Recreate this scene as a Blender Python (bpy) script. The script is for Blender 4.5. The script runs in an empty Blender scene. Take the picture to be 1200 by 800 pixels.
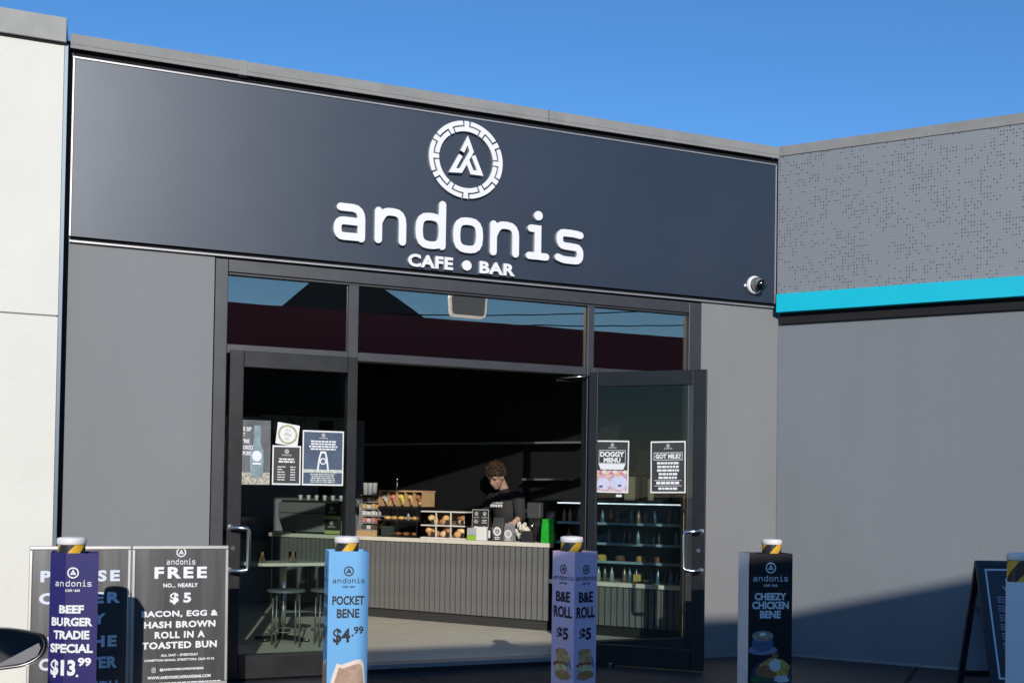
import bpy, math, random
from mathutils import Matrix, Vector
R = math.radians
random.seed(7)
scn = bpy.context.scene
C = scn.collection

# ---------------------------------------------------------------- camera
camd = bpy.data.cameras.new('camera'); cam = bpy.data.objects.new('camera', camd); C.objects.link(cam)
yaw, pitch, roll = 0.3727431, 0.0198629, 0.0156253
fw = Vector((math.sin(yaw)*math.cos(pitch), math.cos(yaw)*math.cos(pitch), math.sin(pitch)))
rt = Vector((math.cos(yaw), -math.sin(yaw), 0)); up = rt.cross(fw)
r2 = rt*math.cos(roll)+up*math.sin(roll); u2 = -rt*math.sin(roll)+up*math.cos(roll)
cam.matrix_world = Matrix(((r2.x, u2.x, -fw.x, -5.9152), (r2.y, u2.y, -fw.y, -8.2864), (r2.z, u2.z, -fw.z, 1.458), (0, 0, 0, 1)))
camd.sensor_width = 36; camd.lens = 36*1230/1200; camd.shift_y = (555.1-400)/1200; camd.clip_start = 0.1; camd.clip_end = 3000
scn.camera = cam

# ---------------------------------------------------------------- light
SUN = Vector((-0.128, -0.557, 0.195)).normalized()
world = bpy.data.worlds.new('World'); scn.world = world; world.use_nodes = True
nt = world.node_tree; bg = nt.nodes['Background']
sky = nt.nodes.new('ShaderNodeTexSky'); sky.sky_type = 'NISHITA'; sky.sun_disc = False
sky.sun_elevation = math.asin(SUN.z); sky.sun_rotation = math.atan2(SUN.x, SUN.y)
sky.altitude = 100; sky.air_density = 1.0; sky.dust_density = 0.0; sky.ozone_density = 6.0
hs = nt.nodes.new('ShaderNodeHueSaturation'); hs.inputs['Saturation'].default_value = 1.08; hs.inputs['Value'].default_value = 1.16
nt.links.new(sky.outputs[0], hs.inputs['Color']); nt.links.new(hs.outputs[0], bg.inputs[0]); bg.inputs[1].default_value = 0.14
sl = bpy.data.lights.new('sun', 'SUN'); sl.energy = 3.6; sl.angle = R(0.5); sl.color = (1.0, 0.93, 0.84)
so = bpy.data.objects.new('sun', sl); C.objects.link(so); so.rotation_euler = SUN.to_track_quat('Z', 'Y').to_euler()
scn.view_settings.view_transform = 'Standard'; scn.view_settings.look = 'None'
scn.view_settings.exposure = 0.0; scn.view_settings.gamma = 1.0
scn.render.resolution_x = 1024; scn.render.resolution_y = 682
scn.cycles.max_bounces = 10; scn.cycles.transparent_max_bounces = 24; scn.cycles.glossy_bounces = 5

# ---------------------------------------------------------------- materials
def lin(h):
    h = h.lstrip('#'); o = []
    for i in (0, 2, 4):
        c = int(h[i:i+2], 16)/255; o.append(c/12.92 if c <= 0.04045 else ((c+0.055)/1.055)**2.4)
    return (*o, 1)
MATS = {}
def mat(name, col, rough=0.5, metal=0.0, var=0.0, vs=3.0, bump=0.0, bs=60.0, spec=0.5, stretch=(1, 1, 1), emit=0, coat=0.0):
    if name in MATS: return MATS[name]
    m = bpy.data.materials.new(name); m.use_nodes = True; t = m.node_tree; b = t.nodes['Principled BSDF']
    c = lin(col) if isinstance(col, str) else (*col, 1)
    b.inputs['Base Color'].default_value = c; b.inputs['Roughness'].default_value = rough
    b.inputs['Metallic'].default_value = metal; b.inputs['Specular IOR Level'].default_value = spec
    b.inputs['Coat Weight'].default_value = coat; b.inputs['Coat Roughness'].default_value = 0.08
    if emit: b.inputs['Emission Color'].default_value = c; b.inputs['Emission Strength'].default_value = emit
    if var or bump:
        tc = t.nodes.new('ShaderNodeTexCoord'); mp = t.nodes.new('ShaderNodeMapping'); mp.inputs['Scale'].default_value = stretch
        t.links.new(tc.outputs['Object'], mp.inputs[0])
    if var:
        n = t.nodes.new('ShaderNodeTexNoise'); n.inputs['Scale'].default_value = vs; n.inputs['Detail'].default_value = 7; n.inputs['Roughness'].default_value = 0.62
        t.links.new(mp.outputs[0], n.inputs[0])
        r = t.nodes.new('ShaderNodeMapRange'); r.inputs[1].default_value = 0.28; r.inputs[2].default_value = 0.72
        r.inputs[3].default_value = 1-var; r.inputs[4].default_value = 1+var
        t.links.new(n.outputs['Fac'], r.inputs[0])
        x = t.nodes.new('ShaderNodeVectorMath'); x.operation = 'SCALE'; x.inputs[0].default_value = c[:3]
        if 'render' in name:
            m3 = t.nodes.new('ShaderNodeMapping'); m3.inputs['Scale'].default_value = (1.6, 1.6, 0.5); t.links.new(tc.outputs['Object'], m3.inputs[0])
            n3 = t.nodes.new('ShaderNodeTexNoise'); n3.inputs['Scale'].default_value = 1.6; n3.inputs['Detail'].default_value = 5; t.links.new(m3.outputs[0], n3.inputs[0])
            r3 = t.nodes.new('ShaderNodeMapRange'); r3.inputs[1].default_value = 0.3; r3.inputs[2].default_value = 0.7; r3.inputs[3].default_value = 1-var*0.5; r3.inputs[4].default_value = 1+var*0.4; t.links.new(n3.outputs['Fac'], r3.inputs[0])
            mm = t.nodes.new('ShaderNodeMath'); mm.operation = 'MULTIPLY'; t.links.new(r.outputs[0], mm.inputs[0]); t.links.new(r3.outputs[0], mm.inputs[1]); r = mm
        t.links.new(r.outputs[0], x.inputs['Scale']); t.links.new(x.outputs[0], b.inputs['Base Color'])
        rr = t.nodes.new('ShaderNodeMapRange'); rr.inputs[3].default_value = max(0, rough-0.08); rr.inputs[4].default_value = min(1, rough+0.08)
        t.links.new(n.outputs['Fac'], rr.inputs[0]); t.links.new(rr.outputs[0], b.inputs['Roughness'])
    if bump:
        n2 = t.nodes.new('ShaderNodeTexNoise'); n2.inputs['Scale'].default_value = bs; n2.inputs['Detail'].default_value = 4
        t.links.new(mp.outputs[0], n2.inputs[0])
        bu = t.nodes.new('ShaderNodeBump'); bu.inputs['Strength'].default_value = bump; bu.inputs['Distance'].default_value = 0.02
        t.links.new(n2.outputs['Fac'], bu.inputs['Height']); t.links.new(bu.outputs[0], b.inputs['Normal'])
    MATS[name] = m; return m

def glass_mat(name, tint, ior, base=0.0):
    m = bpy.data.materials.new(name); m.use_nodes = True; t = m.node_tree; t.nodes.clear()
    o = t.nodes.new('ShaderNodeOutputMaterial'); mx = t.nodes.new('ShaderNodeMixShader')
    tr = t.nodes.new('ShaderNodeBsdfTransparent'); tr.inputs[0].default_value = (*tint, 1)
    gl = t.nodes.new('ShaderNodeBsdfGlossy'); gl.inputs['Roughness'].default_value = 0.0; gl.inputs[0].default_value = (1.0, 0.82, 0.66, 1)
    fr = t.nodes.new('ShaderNodeFresnel'); fr.inputs[0].default_value = ior
    ad = t.nodes.new('ShaderNodeMath'); ad.operation = 'ADD'; ad.use_clamp = True; ad.inputs[1].default_value = base
    # faint waviness of real panes
    tc = t.nodes.new('ShaderNodeTexCoord'); n = t.nodes.new('ShaderNodeTexNoise'); n.inputs['Scale'].default_value = 1.3
    bu = t.nodes.new('ShaderNodeBump'); bu.inputs['Strength'].default_value = 0.02; bu.inputs['Distance'].default_value = 0.02
    t.links.new(tc.outputs['Object'], n.inputs[0]); t.links.new(n.outputs['Fac'], bu.inputs['Height']); t.links.new(bu.outputs[0], gl.inputs['Normal'])
    t.links.new(fr.outputs[0], ad.inputs[0]); t.links.new(ad.outputs[0], mx.inputs[0])
    t.links.new(tr.outputs[0], mx.inputs[1]); t.links.new(gl.outputs[0], mx.inputs[2]); t.links.new(mx.outputs[0], o.inputs[0])
    return m
G_TRANSOM = glass_mat('tinted_transom_glass', (0.90, 0.91, 0.91), 1.55, 0.16)
G_DOOR = glass_mat('door_glass', (0.91, 0.94, 0.93), 1.30, 0.0)
G_CASE = glass_mat('clear_acrylic', (0.93, 0.95, 0.95), 1.3, 0.0)

M_WALL = mat('grey_painted_render', (0.215, 0.221, 0.222), 0.75, var=0.045, vs=1.6, bump=0.12, bs=45, stretch=(1, 1, 0.6))
M_WALL2 = mat('cool_grey_render', (0.188, 0.206, 0.222), 0.75, var=0.04, vs=1.2, bump=0.12, bs=45, stretch=(1, 1, 0.6))
M_WHITE = mat('off_white_render', (0.73, 0.71, 0.63), 0.8, var=0.03, vs=2.0, bump=0.15, bs=40)
M_COPING = mat('grey_coping_metal', (0.25, 0.245, 0.23), 0.68, metal=0.0, var=0.14, vs=5)
M_COPING_W = mat('pale_coping_metal', (0.34, 0.335, 0.31), 0.7, metal=0.0, var=0.18, vs=4)
M_TRIM = mat('pale_aluminium_trim', (0.33, 0.325, 0.32), 0.35, metal=0.4, var=0.08, vs=9)
M_FASCIA = mat('charcoal_fascia_panel', (0.027, 0.038, 0.058), 0.39, metal=0.25, var=0.05, vs=0.7, spec=0.6)
M_FRAME = mat('charcoal_aluminium', (0.055, 0.057, 0.062), 0.42, metal=0.4, var=0.10, vs=6)
M_LEAF = mat('black_aluminium', (0.018, 0.019, 0.021), 0.40, metal=0.4, var=0.15, vs=8)
M_BLACK = mat('black_paint', (0.012, 0.012, 0.014), 0.6)
M_GAP_SHADE = mat('black_rubber_gap_shade', (0.008, 0.008, 0.01), 0.9)  # real gaps and rubber, also the strips that stand in for cast shadow
M_DARKROOM = mat('black_wall_paint', (0.005, 0.005, 0.006), 0.7, var=0.1)
M_LETTER = mat('white_acrylic_letters', (0.82, 0.81, 0.79), 0.35)
M_LETTER_SIDE = M_LETTER
M_STEEL = mat('brushed_stainless', (0.62, 0.61, 0.59), 0.22, metal=1.0)
M_CYAN = mat('cyan_painted_metal', (0.0, 0.52, 0.66), 0.4, var=0.03)
M_PRINTW = mat('white_print', (0.80, 0.80, 0.80), 0.5)
M_PRINTB = mat('black_print', (0.012, 0.012, 0.02), 0.5)
M_NAVY = mat('navy_corflute', (0.021, 0.016, 0.125), 0.42, var=0.03)
M_BLUE = mat('sky_blue_corflute', (0.15, 0.42, 0.74), 0.42, var=0.03)
M_LILAC = mat('lilac_corflute', (0.85, 0.62, 0.80), 0.45, var=0.03)
M_BLKCOR = mat('black_corflute', (0.016, 0.016, 0.018), 0.4)
M_WCOR = mat('white_corflute', (0.80, 0.81, 0.82), 0.5, var=0.03)
M_CAPW = mat('white_bollard_cap', (0.80, 0.78, 0.74), 0.5, var=0.05, vs=20)
M_PAPERW = mat('white_paper', (0.80, 0.80, 0.78), 0.6)
M_CHALK = mat('black_poster_print', (0.035, 0.033, 0.03), 0.5)
M_TIMBER = mat('pale_timber', (0.50, 0.33, 0.17), 0.5, var=0.2, vs=12, stretch=(1, 6, 1))
M_STONE = mat('pale_benchtop', (0.72, 0.68, 0.58), 0.35, var=0.06, vs=10)
M_SLAT = mat('grey_stained_timber_slat', (0.15, 0.15, 0.145), 0.6, var=0.18, vs=7, stretch=(4, 4, 0.5))
M_FLOOR = mat('pale_vinyl_floor', (0.80, 0.76, 0.62), 0.38, var=0.10, vs=2.5, stretch=(1, 4, 1))
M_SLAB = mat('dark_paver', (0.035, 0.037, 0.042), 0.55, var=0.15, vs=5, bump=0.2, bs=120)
M_ASPHALT = mat('asphalt', (0.05, 0.05, 0.052), 0.85, var=0.2, vs=8, bump=0.5, bs=200)

# ---------------------------------------------------------------- layout frames
# The shopfront runs along X; the right wing, the counter and the room's side walls stand at 131 degrees to it.
DW = Vector((-0.6549, 0.7557, 0)); NW = Vector((-0.7557, -0.6549, 0)); KX, KW = 0.8087, 0.737
def C_ID(v): return Vector(v)
def C_FRONT(v): return Vector((KX*v[0], v[1], v[2]))                                            # shopfront plane
def C_PLAN(v): return Vector((KX*v[0]-0.4827*v[1], 0.557*v[1], v[2]))                           # room plan
def C_WING(v): q = DW*(KW*v[1])-NW*v[0]; return Vector((q.x, q.y, v[2]))                        # right wing wall
def C_BAR(v): q = Vector((-0.3235, 0, 0))+DW*(KW*v[1])-NW*(KW*(v[0]+0.4)); return Vector((q.x, q.y, v[2]))   # counter
def C_BACK(v): q = Vector((1.577, 0, 0))+DW*(KW*v[1])-NW*(v[0]-1.95); return Vector((q.x, q.y, v[2]))         # black side wall
def C_SIGNS(v): return Vector((KX*v[0]+1.062, v[1]+0.975, v[2]))                                # pavement signs
CT = C_ID; AU = 1.0
# ---------------------------------------------------------------- mesh helper
ROOT = {}
def wm(o):
    return ROOT.get(o.name, Matrix.Identity(4))
class MB:
    def __init__(s): s.v = []; s.f = []; s.sm = []
    def add(s, vs, fs, smooth=False):
        b = len(s.v); s.v += [Vector(p) for p in vs]
        for f in fs: s.f.append([b+i for i in f]); s.sm.append(smooth)
        return s
    def box(s, x0, x1, y0, y1, z0, z1, m=None):
        p = [Vector((x, y, z)) for x in (x0, x1) for y in (y0, y1) for z in (z0, z1)]
        if m is not None: p = [m @ q for q in p]
        fs = [(0, 1, 3, 2), (4, 6, 7, 5), (0, 4, 5, 1), (2, 3, 7, 6), (0, 2, 6, 4), (1, 5, 7, 3)]
        if m is not None and m.to_3x3().determinant() < 0: fs = [tuple(reversed(f)) for f in fs]
        return s.add(p, fs)
    def fbox(s, F, u0, u1, v0, v1, n0, n1):
        p = [F(u, v, n) for u in (u0, u1) for v in (v0, v1) for n in (n0, n1)]
        return s.add(p, [(0, 1, 3, 2), (4, 6, 7, 5), (0, 4, 5, 1), (2, 3, 7, 6), (0, 2, 6, 4), (1, 5, 7, 3)])
    def cyl(s, a, b, ra, rb=None, n=12, caps=True, smooth=True):
        a = Vector(a); b = Vector(b); rb = ra if rb is None else rb; d = (b-a).normalized()
        x = d.orthogonal().normalized(); y = d.cross(x); vs = []
        for c, r in ((a, ra), (b, rb)):
            for i in range(n):
                t = 2*math.pi*i/n; vs.append(c+(x*math.cos(t)+y*math.sin(t))*r)
        base = len(s.v); s.v += vs
        for i in range(n):
            j = (i+1) % n; s.f.append([base+i, base+j, base+n+j, base+n+i]); s.sm.append(smooth)
        if caps:
            s.f.append([base+i for i in reversed(range(n))]); s.sm.append(False)
            s.f.append([base+n+i for i in range(n)]); s.sm.append(False)
        return s
    def tube(s, pts, r, n=8):
        pts = [Vector(p) for p in pts]; base = len(s.v); x = None
        for k, p in enumerate(pts):
            d = (pts[min(k+1, len(pts)-1)]-pts[max(k-1, 0)]).normalized()
            if x is None: x = d.orthogonal().normalized()
            x = (x-d*x.dot(d)).normalized(); y = d.cross(x)
            for i in range(n):
                t = 2*math.pi*i/n; s.v.append(p+(x*math.cos(t)+y*math.sin(t))*r)
        for k in range(len(pts)-1):
            for i in range(n):
                j = (i+1) % n; s.f.append([base+k*n+i, base+k*n+j, base+(k+1)*n+j, base+(k+1)*n+i]); s.sm.append(True)
        s.f.append([base+i for i in reversed(range(n))]); s.sm.append(False)
        e = base+(len(pts)-1)*n; s.f.append([e+i for i in range(n)]); s.sm.append(False)
        return s
    def lathe(s, prof, c=(0, 0, 0), n=20, m=None):
        c = Vector(c); base = len(s.v)
        for r, z in prof:
            for i in range(n):
                t = 2*math.pi*i/n; p = Vector((r*math.cos(t), r*math.sin(t), z))
                if m is not None: p = m @ p
                s.v.append(p+c)
        for k in range(len(prof)-1):
            for i in range(n):
                j = (i+1) % n; s.f.append([base+k*n+i, base+k*n+j, base+(k+1)*n+j, base+(k+1)*n+i]); s.sm.append(True)
        if prof[0][0] > 1e-5: s.f.append([base+i for i in reversed(range(n))]); s.sm.append(False)
        if prof[-1][0] > 1e-5: s.f.append([base+(len(prof)-1)*n+i for i in range(n)]); s.sm.append(False)
        return s
    def ball(s, c, r, n=10, m=None, jit=0.0):
        rx, ry, rz = (r, r, r) if not hasattr(r, '__len__') else r
        c = Vector(c); base = len(s.v); k = max(4, n//2+1)
        for a in range(k+1):
            ph = -math.pi/2+math.pi*a/k
            for i in range(n):
                t = 2*math.pi*i/n; q = 1+random.uniform(-jit, jit)
                p = Vector((rx*math.cos(ph)*math.cos(t)*q, ry*math.cos(ph)*math.sin(t)*q, rz*math.sin(ph)*q))
                if m is not None: p = m @ p
                s.v.append(c+p)
        for a in range(k):
            for i in range(n):
                j = (i+1) % n; s.f.append([base+a*n+i, base+a*n+j, base+(a+1)*n+j, base+(a+1)*n+i]); s.sm.append(True)
        return s
    def poly(s, F, pts, n0):                      # flat polygon in a face frame
        return s.add([F(u, v, n0) for u, v in pts], [list(range(len(pts)))])
    def prism(s, F, pts, n0, n1):
        k = len(pts); vs = [F(u, v, n0) for u, v in pts]+[F(u, v, n1) for u, v in pts]
        fs = [list(range(k, 2*k)), list(reversed(range(k)))]+[[i, (i+1) % k, k+(i+1) % k, k+i] for i in range(k)]
        return s.add(vs, fs)
    def ell(s, F, uc, vc, ru, rv, n0, k=20, jit=0.0):
        return s.poly(F, [(uc+AU*ru*math.cos(2*math.pi*i/k)*(1+random.uniform(-jit, jit)), vc+rv*math.sin(2*math.pi*i/k)*(1+random.uniform(-jit, jit))) for i in range(k)], n0)
    def annulus(s, F, uc, vc, r0, r1, n0, a0=0, a1=360, k=32, n1=None):
        full = abs(a1-a0) >= 359.9; P = []
        m = k if full else k+1
        for i in range(m):
            t = R(a0+(a1-a0)*i/k); P.append((math.cos(t), math.sin(t)))
        vs = [F(uc+AU*r0*c, vc+r0*d, n0) for c, d in P]+[F(uc+AU*r1*c, vc+r1*d, n0) for c, d in P]
        fs = []
        for i in range(k):
            j = (i+1) % m; fs.append([i, m+i, m+j, j])
        s.add(vs, fs)
        return s
    def ribbon(s, F, pts, w, n0, n1=None, closed=False, cap='round', tf=None):
        pts = [Vector((p[0], p[1], 0)) for p in pts]; L = []; Rr = []; K = len(pts)
        for i, p in enumerate(pts):
            a = pts[(i-1) % K] if (closed or i > 0) else None; b = pts[(i+1) % K] if (closed or i < K-1) else None
            d1 = (p-a).normalized() if a is not None else (b-p).normalized(); d2 = (b-p).normalized() if b is not None else d1
            t = (d1+d2); t = t.normalized() if t.length > 1e-4 else d1
            nn = Vector((-t.y, t.x, 0)); nd = Vector((-d1.y, d1.x, 0)); c = max(0.45, nn.dot(nd)); o = nn*(w/2/c)
            L.append(p+o); Rr.append(p-o)
        if not closed and cap == 'round':
            def capp(c, d):
                a0 = math.atan2(d.y, d.x); return [c+Vector((math.cos(a0+t), math.sin(a0+t), 0))*(w/2) for t in (math.pi/2*0.66, math.pi/2*0.33, 0, -math.pi/2*0.33, -math.pi/2*0.66)]
            e = capp(pts[-1], pts[-1]-pts[-2]); st = capp(pts[0], pts[0]-pts[1])
        else: e = []; st = []
        g = (lambda q: q) if tf is None else tf
        def put(V):
            out = []
            for q in V:
                a, b = g((q.x, q.y)); out.append((a, b))
            return out
        PL, PR = put(L), put(Rr); K2 = K if closed else K-1
        n1 = n0 if n1 is None else n1
        vs = [F(u, v, n1) for u, v in PL]+[F(u, v, n1) for u, v in PR]; fs = []
        for i in range(K2):
            j = (i+1) % K; fs.append([i, K+i, K+j, j])
        if n1 != n0:
            vs += [F(u, v, n0) for u, v in PL]+[F(u, v, n0) for u, v in PR]
            for i in range(K2):
                j = (i+1) % K; fs.append([i, j, 2*K+j, 2*K+i]); fs.append([K+j, K+i, 3*K+i, 3*K+j])
        s.add(vs, fs)
        if e:
            for V in ([L[-1]]+e+[Rr[-1]], [Rr[0]]+st+[L[0]]):
                Q = put(V)
                if n1 != n0: s.prism(F, Q[::-1], n0, n1)
                else: s.poly(F, Q, n0)
        return s
    def text(s, F, string, uc, vc, w, h, n0=0.0025, bold=0.03, sp=1.0, rot=0):
        vs, ps = text_geo(string, bold, sp)
        c, d = math.cos(rot), math.sin(rot)
        P = [((x-0.5)*w, (y-0.5)*h) for x, y in vs]
        return s.add([F(uc+x*c-y*d, vc+x*d+y*c, n0) for x, y in P], ps)
    def build(s, name, material, parent=None, bevel=0.0, label=None, seg=2):
        me = bpy.data.meshes.new(name); M = wm(parent).inverted() if parent is not None else Matrix.Identity(4)
        me.from_pydata([M @ CT(p) for p in s.v], [], s.f); me.polygons.foreach_set('use_smooth', s.sm); me.update()
        if material is not None: me.materials.append(material)
        o = bpy.data.objects.new(name, me); C.objects.link(o)
        if parent is not None: o.parent = parent; ROOT[o.name] = wm(parent)
        if bevel:
            b = o.modifiers.new('bevel', 'BEVEL'); b.width = bevel; b.segments = seg; b.limit_method = 'ANGLE'; b.angle_limit = R(40)
        if label: o['label'] = label
        return o
TXT = {}
def text_geo(string, bold, sp):
    k = (string, bold, sp)
    if k in TXT: return TXT[k]
    c = bpy.data.curves.new('t', 'FONT'); c.body = string; c.size = 1; c.offset = bold; c.space_character = sp; c.resolution_u = 3
    o = bpy.data.objects.new('t', c); C.objects.link(o)
    dg = bpy.context.evaluated_depsgraph_get(); me = bpy.data.meshes.new_from_object(o.evaluated_get(dg))
    vs = [(v.co.x, v.co.y) for v in me.vertices]; ps = [list(p.vertices) for p in me.polygons]
    x0 = min(v[0] for v in vs); x1 = max(v[0] for v in vs); y0 = min(v[1] for v in vs); y1 = max(v[1] for v in vs)
    vs = [((x-x0)/(x1-x0), (y-y0)/(y1-y0)) for x, y in vs]
    bpy.data.objects.remove(o); bpy.data.curves.remove(c); bpy.data.meshes.remove(me)
    TXT[k] = (vs, ps); return TXT[k]
def frame(o, u, v=(0, 0, 1)):
    o = Vector(o); u = Vector(u).normalized(); v = Vector(v).normalized(); n = u.cross(v)
    return lambda a, b, c=0.0: o+u*a+v*b+n*c
FY = lambda y: frame((0, y, 0), (1, 0, 0))        # face looking to -Y; u = X, v = Z
FX = lambda x: frame((x, 0, 0), (0, -1, 0))       # face looking to -X; u = -Y, v = Z
def thing(name, label, cat, loc=(0, 0, 0), rotz=0, group=None):
    o = bpy.data.objects.new(name, None); C.objects.link(o); o.empty_display_size = 0.2; loc = CT(loc)
    o.location = loc; o.rotation_euler = (0, 0, rotz); ROOT[o.name] = Matrix.Translation(Vector(loc)) @ Matrix.Rotation(rotz, 4, 'Z')
    o['label'] = label; o['category'] = cat
    if group: o['group'] = group
    return o
def tag(o, label, cat, group=None):
    o['label'] = label; o['category'] = cat
    if group: o['group'] = group
    return o
def struct(o, kind='structure'): o['kind'] = kind; return o
def inst(name, me, parent, loc, label=None):
    o = bpy.data.objects.new(name, me); C.objects.link(o); o.parent = parent
    o.matrix_local = wm(parent).inverted() @ Matrix.Translation(CT(loc)); ROOT[o.name] = wm(parent)
    if label: o['label'] = label
    return o
def mesh_of(mb, name, material):
    me = bpy.data.meshes.new(name); me.from_pydata([CT(p)-CT((0, 0, 0)) for p in mb.v], [], mb.f); me.polygons.foreach_set('use_smooth', mb.sm); me.update(); me.materials.append(material); return me
def bars(mb, F, u0, u1, v0, v1, rows, n0=0.0025, fill=0.5, ragged=0.35, center=True):
    for i in range(rows):
        v = v1-(i+0.5)*(v1-v0)/rows; h = (v1-v0)/rows*fill/2; w = (u1-u0)/2*(1-random.uniform(0, ragged)); c = (u0+u1)/2 if center else u0+w
        u = c-w
        while u < c+w-0.002:
            e = min(c+w, u+random.uniform(0.018, 0.05)); mb.poly(F, [(u, v-h), (e, v-h), (e, v+h), (u, v+h)], n0); u = e+0.006

# stroke font of the wordmark: unit x-height, stroke centre lines
def rp(pts, r, closed=False, k=4):
    out = []; N = len(pts)
    for i, p in enumerate(pts):
        if not closed and i in (0, N-1): out.append(p); continue
        a = Vector(pts[(i-1) % N]); b = Vector(p); c = Vector(pts[(i+1) % N])
        d1 = (a-b); d2 = (c-b); q = min(r, d1.length*0.49, d2.length*0.49); s0 = b+d1.normalized()*q; s1 = b+d2.normalized()*q
        for t in range(k+1):
            t /= k; m = s0*(1-t)**2+b*2*t*(1-t)+s1*t*t; out.append((m.x, m.y))
    return out
T = 0.11
GL = {
 'a': [(rp([(0.2, 1-T), (0.90, 1-T), (0.90, T-0.02)], 0.30), False), (rp([(0.90, 0.53), (T, 0.53), (T, T), (0.90, T+0.01)], 0.2), False)],
 'n': [([(T, 1-T), (T, T)], False), (rp([(T, 0.58), (0.3, 1-T), (0.93, 1-T), (0.93, T)], 0.30), False)],
 'd': [([(0.92, 1.26), (0.92, T)], False), (rp([(T, T), (0.915, T), (0.915, 1-T), (T, 1-T)], 0.33, True), True)],
 'o': [(rp([(T, T), (0.93, T), (0.93, 1-T), (T, 1-T)], 0.33, True), True)],
 'i': [([(T, T), (0.75, T)], False), ([(0.16, 1-T), (0.43, 1-T), (0.43, T)], False)],
 's': [(rp([(0.95, 0.86), (0.72, 1-T), (0.14, 1-T), (0.16, 0.52), (0.95, 0.49), (0.95, T), (0.30, T), (0.09, 0.17)], 0.20), False)],
}
WORD = [('a', 0.0), ('n', 1.383), ('d', 2.80), ('o', 4.147), ('n', 5.50), ('i', 6.857), ('s', 7.99)]   # left edges in x-heights, full width 9.07
def glyph(mb, F, ch, u, v, h, n0, n1=None, w=0.215, tf=None):
    for i, (pts, cl) in enumerate(GL[ch]):
        e = 0.0015*i
        mb.ribbon(F, [(u+(x-0.01)*h*0.815, v+y*h) for x, y in pts], w*h, n0, None if n1 is None else n1+e, closed=cl)
    if ch == 'i':
        k = 14; P = [(u+0.35*h+0.135*h*math.cos(2*math.pi*i/k), v+1.27*h+0.135*h*math.sin(2*math.pi*i/k)) for i in range(k)]
        mb.prism(F, P, n0, n1) if n1 is not None else mb.poly(F, P, n0)
def wordmark(mb, F, uc, v, w, n0=0.0025):
    h = w/9.07
    sx = 1.0; hh = h*1.15
    for ch, x in WORD:
        for pts, cl in GL[ch]:
            mb.ribbon(F, [(uc-w/2+(x+a)*h, v+b*hh) for a, b in pts], 0.2*h, n0, closed=cl)
        if ch == 'i': mb.ell(F, uc-w/2+(x+0.43)*h, v+1.3*hh, 0.14*h, 0.14*h, n0, 10)
def emblem(mb, F, uc, vc, r, n0=0.0025):
    mb.annulus(F, uc, vc, r*0.76, r, n0, k=28)
    mb.ribbon(F, [(uc-AU*0.42*r, vc-0.34*r), (uc, vc+0.46*r), (uc+AU*0.42*r, vc-0.34*r)], 0.2*r, n0, cap='flat')
    mb.ribbon(F, [(uc-AU*0.40*r, vc-0.28*r), (uc-AU*0.10*r, vc-0.28*r), (uc+AU*0.10*r, vc+0.10*r)], 0.16*r, n0+0.0004, cap='flat')
    mb.ribbon(F, [(uc+AU*0.40*r, vc-0.28*r), (uc+AU*0.16*r, vc-0.28*r), (uc+AU*0.04*r, vc-0.06*r)], 0.16*r, n0+0.0006, cap='flat')
def logo(parent, F, uc, vtop, w, material, sub=True, r=None):
    mb = MB(); r = r or w*0.145
    emblem(mb, F, uc, vtop-r, r); h = w/9.07
    wordmark(mb, F, uc, vtop-2*r-h*2.0, w)
    if sub: mb.text(F, 'CAFE \u2022 BAR', uc, vtop-2*r-h*3.0, w*0.4, h*0.62)
    return mb.build('logo', material, parent)

# ================================================================ SETTING
g = MB(); g.add([(-900, -900, -0.012), (900, -900, -0.012), (900, 900, -0.012), (-900, 900, -0.012)], [[0, 1, 2, 3]])
struct(g.build('car_park_ground', M_ASPHALT))
pv = MB(); pv.add([(-16, -2.95, -0.006), (2.55, -2.95, -0.006), (0.0, 0.0, -0.006), (-16, 0.0, -0.006)], [[0, 1, 2, 3]])
pav = struct(pv.build('pavement', mat('paver_joint', (0.02, 0.02, 0.022), 0.9)))
def slab(pts):
    c = sum((Vector((*p, 0)) for p in pts), Vector())/len(pts); q = [Vector((*p, 0))+(c-Vector((*p, 0))).normalized()*0.006 for p in pts]
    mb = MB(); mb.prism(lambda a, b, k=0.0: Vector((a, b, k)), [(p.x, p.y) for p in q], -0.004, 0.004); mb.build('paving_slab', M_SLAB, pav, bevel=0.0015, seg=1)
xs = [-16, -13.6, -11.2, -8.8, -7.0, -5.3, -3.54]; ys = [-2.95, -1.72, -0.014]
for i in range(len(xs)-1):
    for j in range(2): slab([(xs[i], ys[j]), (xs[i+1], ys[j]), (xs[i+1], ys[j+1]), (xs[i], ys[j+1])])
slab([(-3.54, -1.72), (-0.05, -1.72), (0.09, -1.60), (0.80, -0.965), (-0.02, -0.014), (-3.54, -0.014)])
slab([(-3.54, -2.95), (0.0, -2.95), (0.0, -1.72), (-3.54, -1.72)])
slab([(0.0, -2.95), (2.50, -2.95), (0.82, -0.975), (0.12, -1.61), (0.0, -1.72)])
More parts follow.
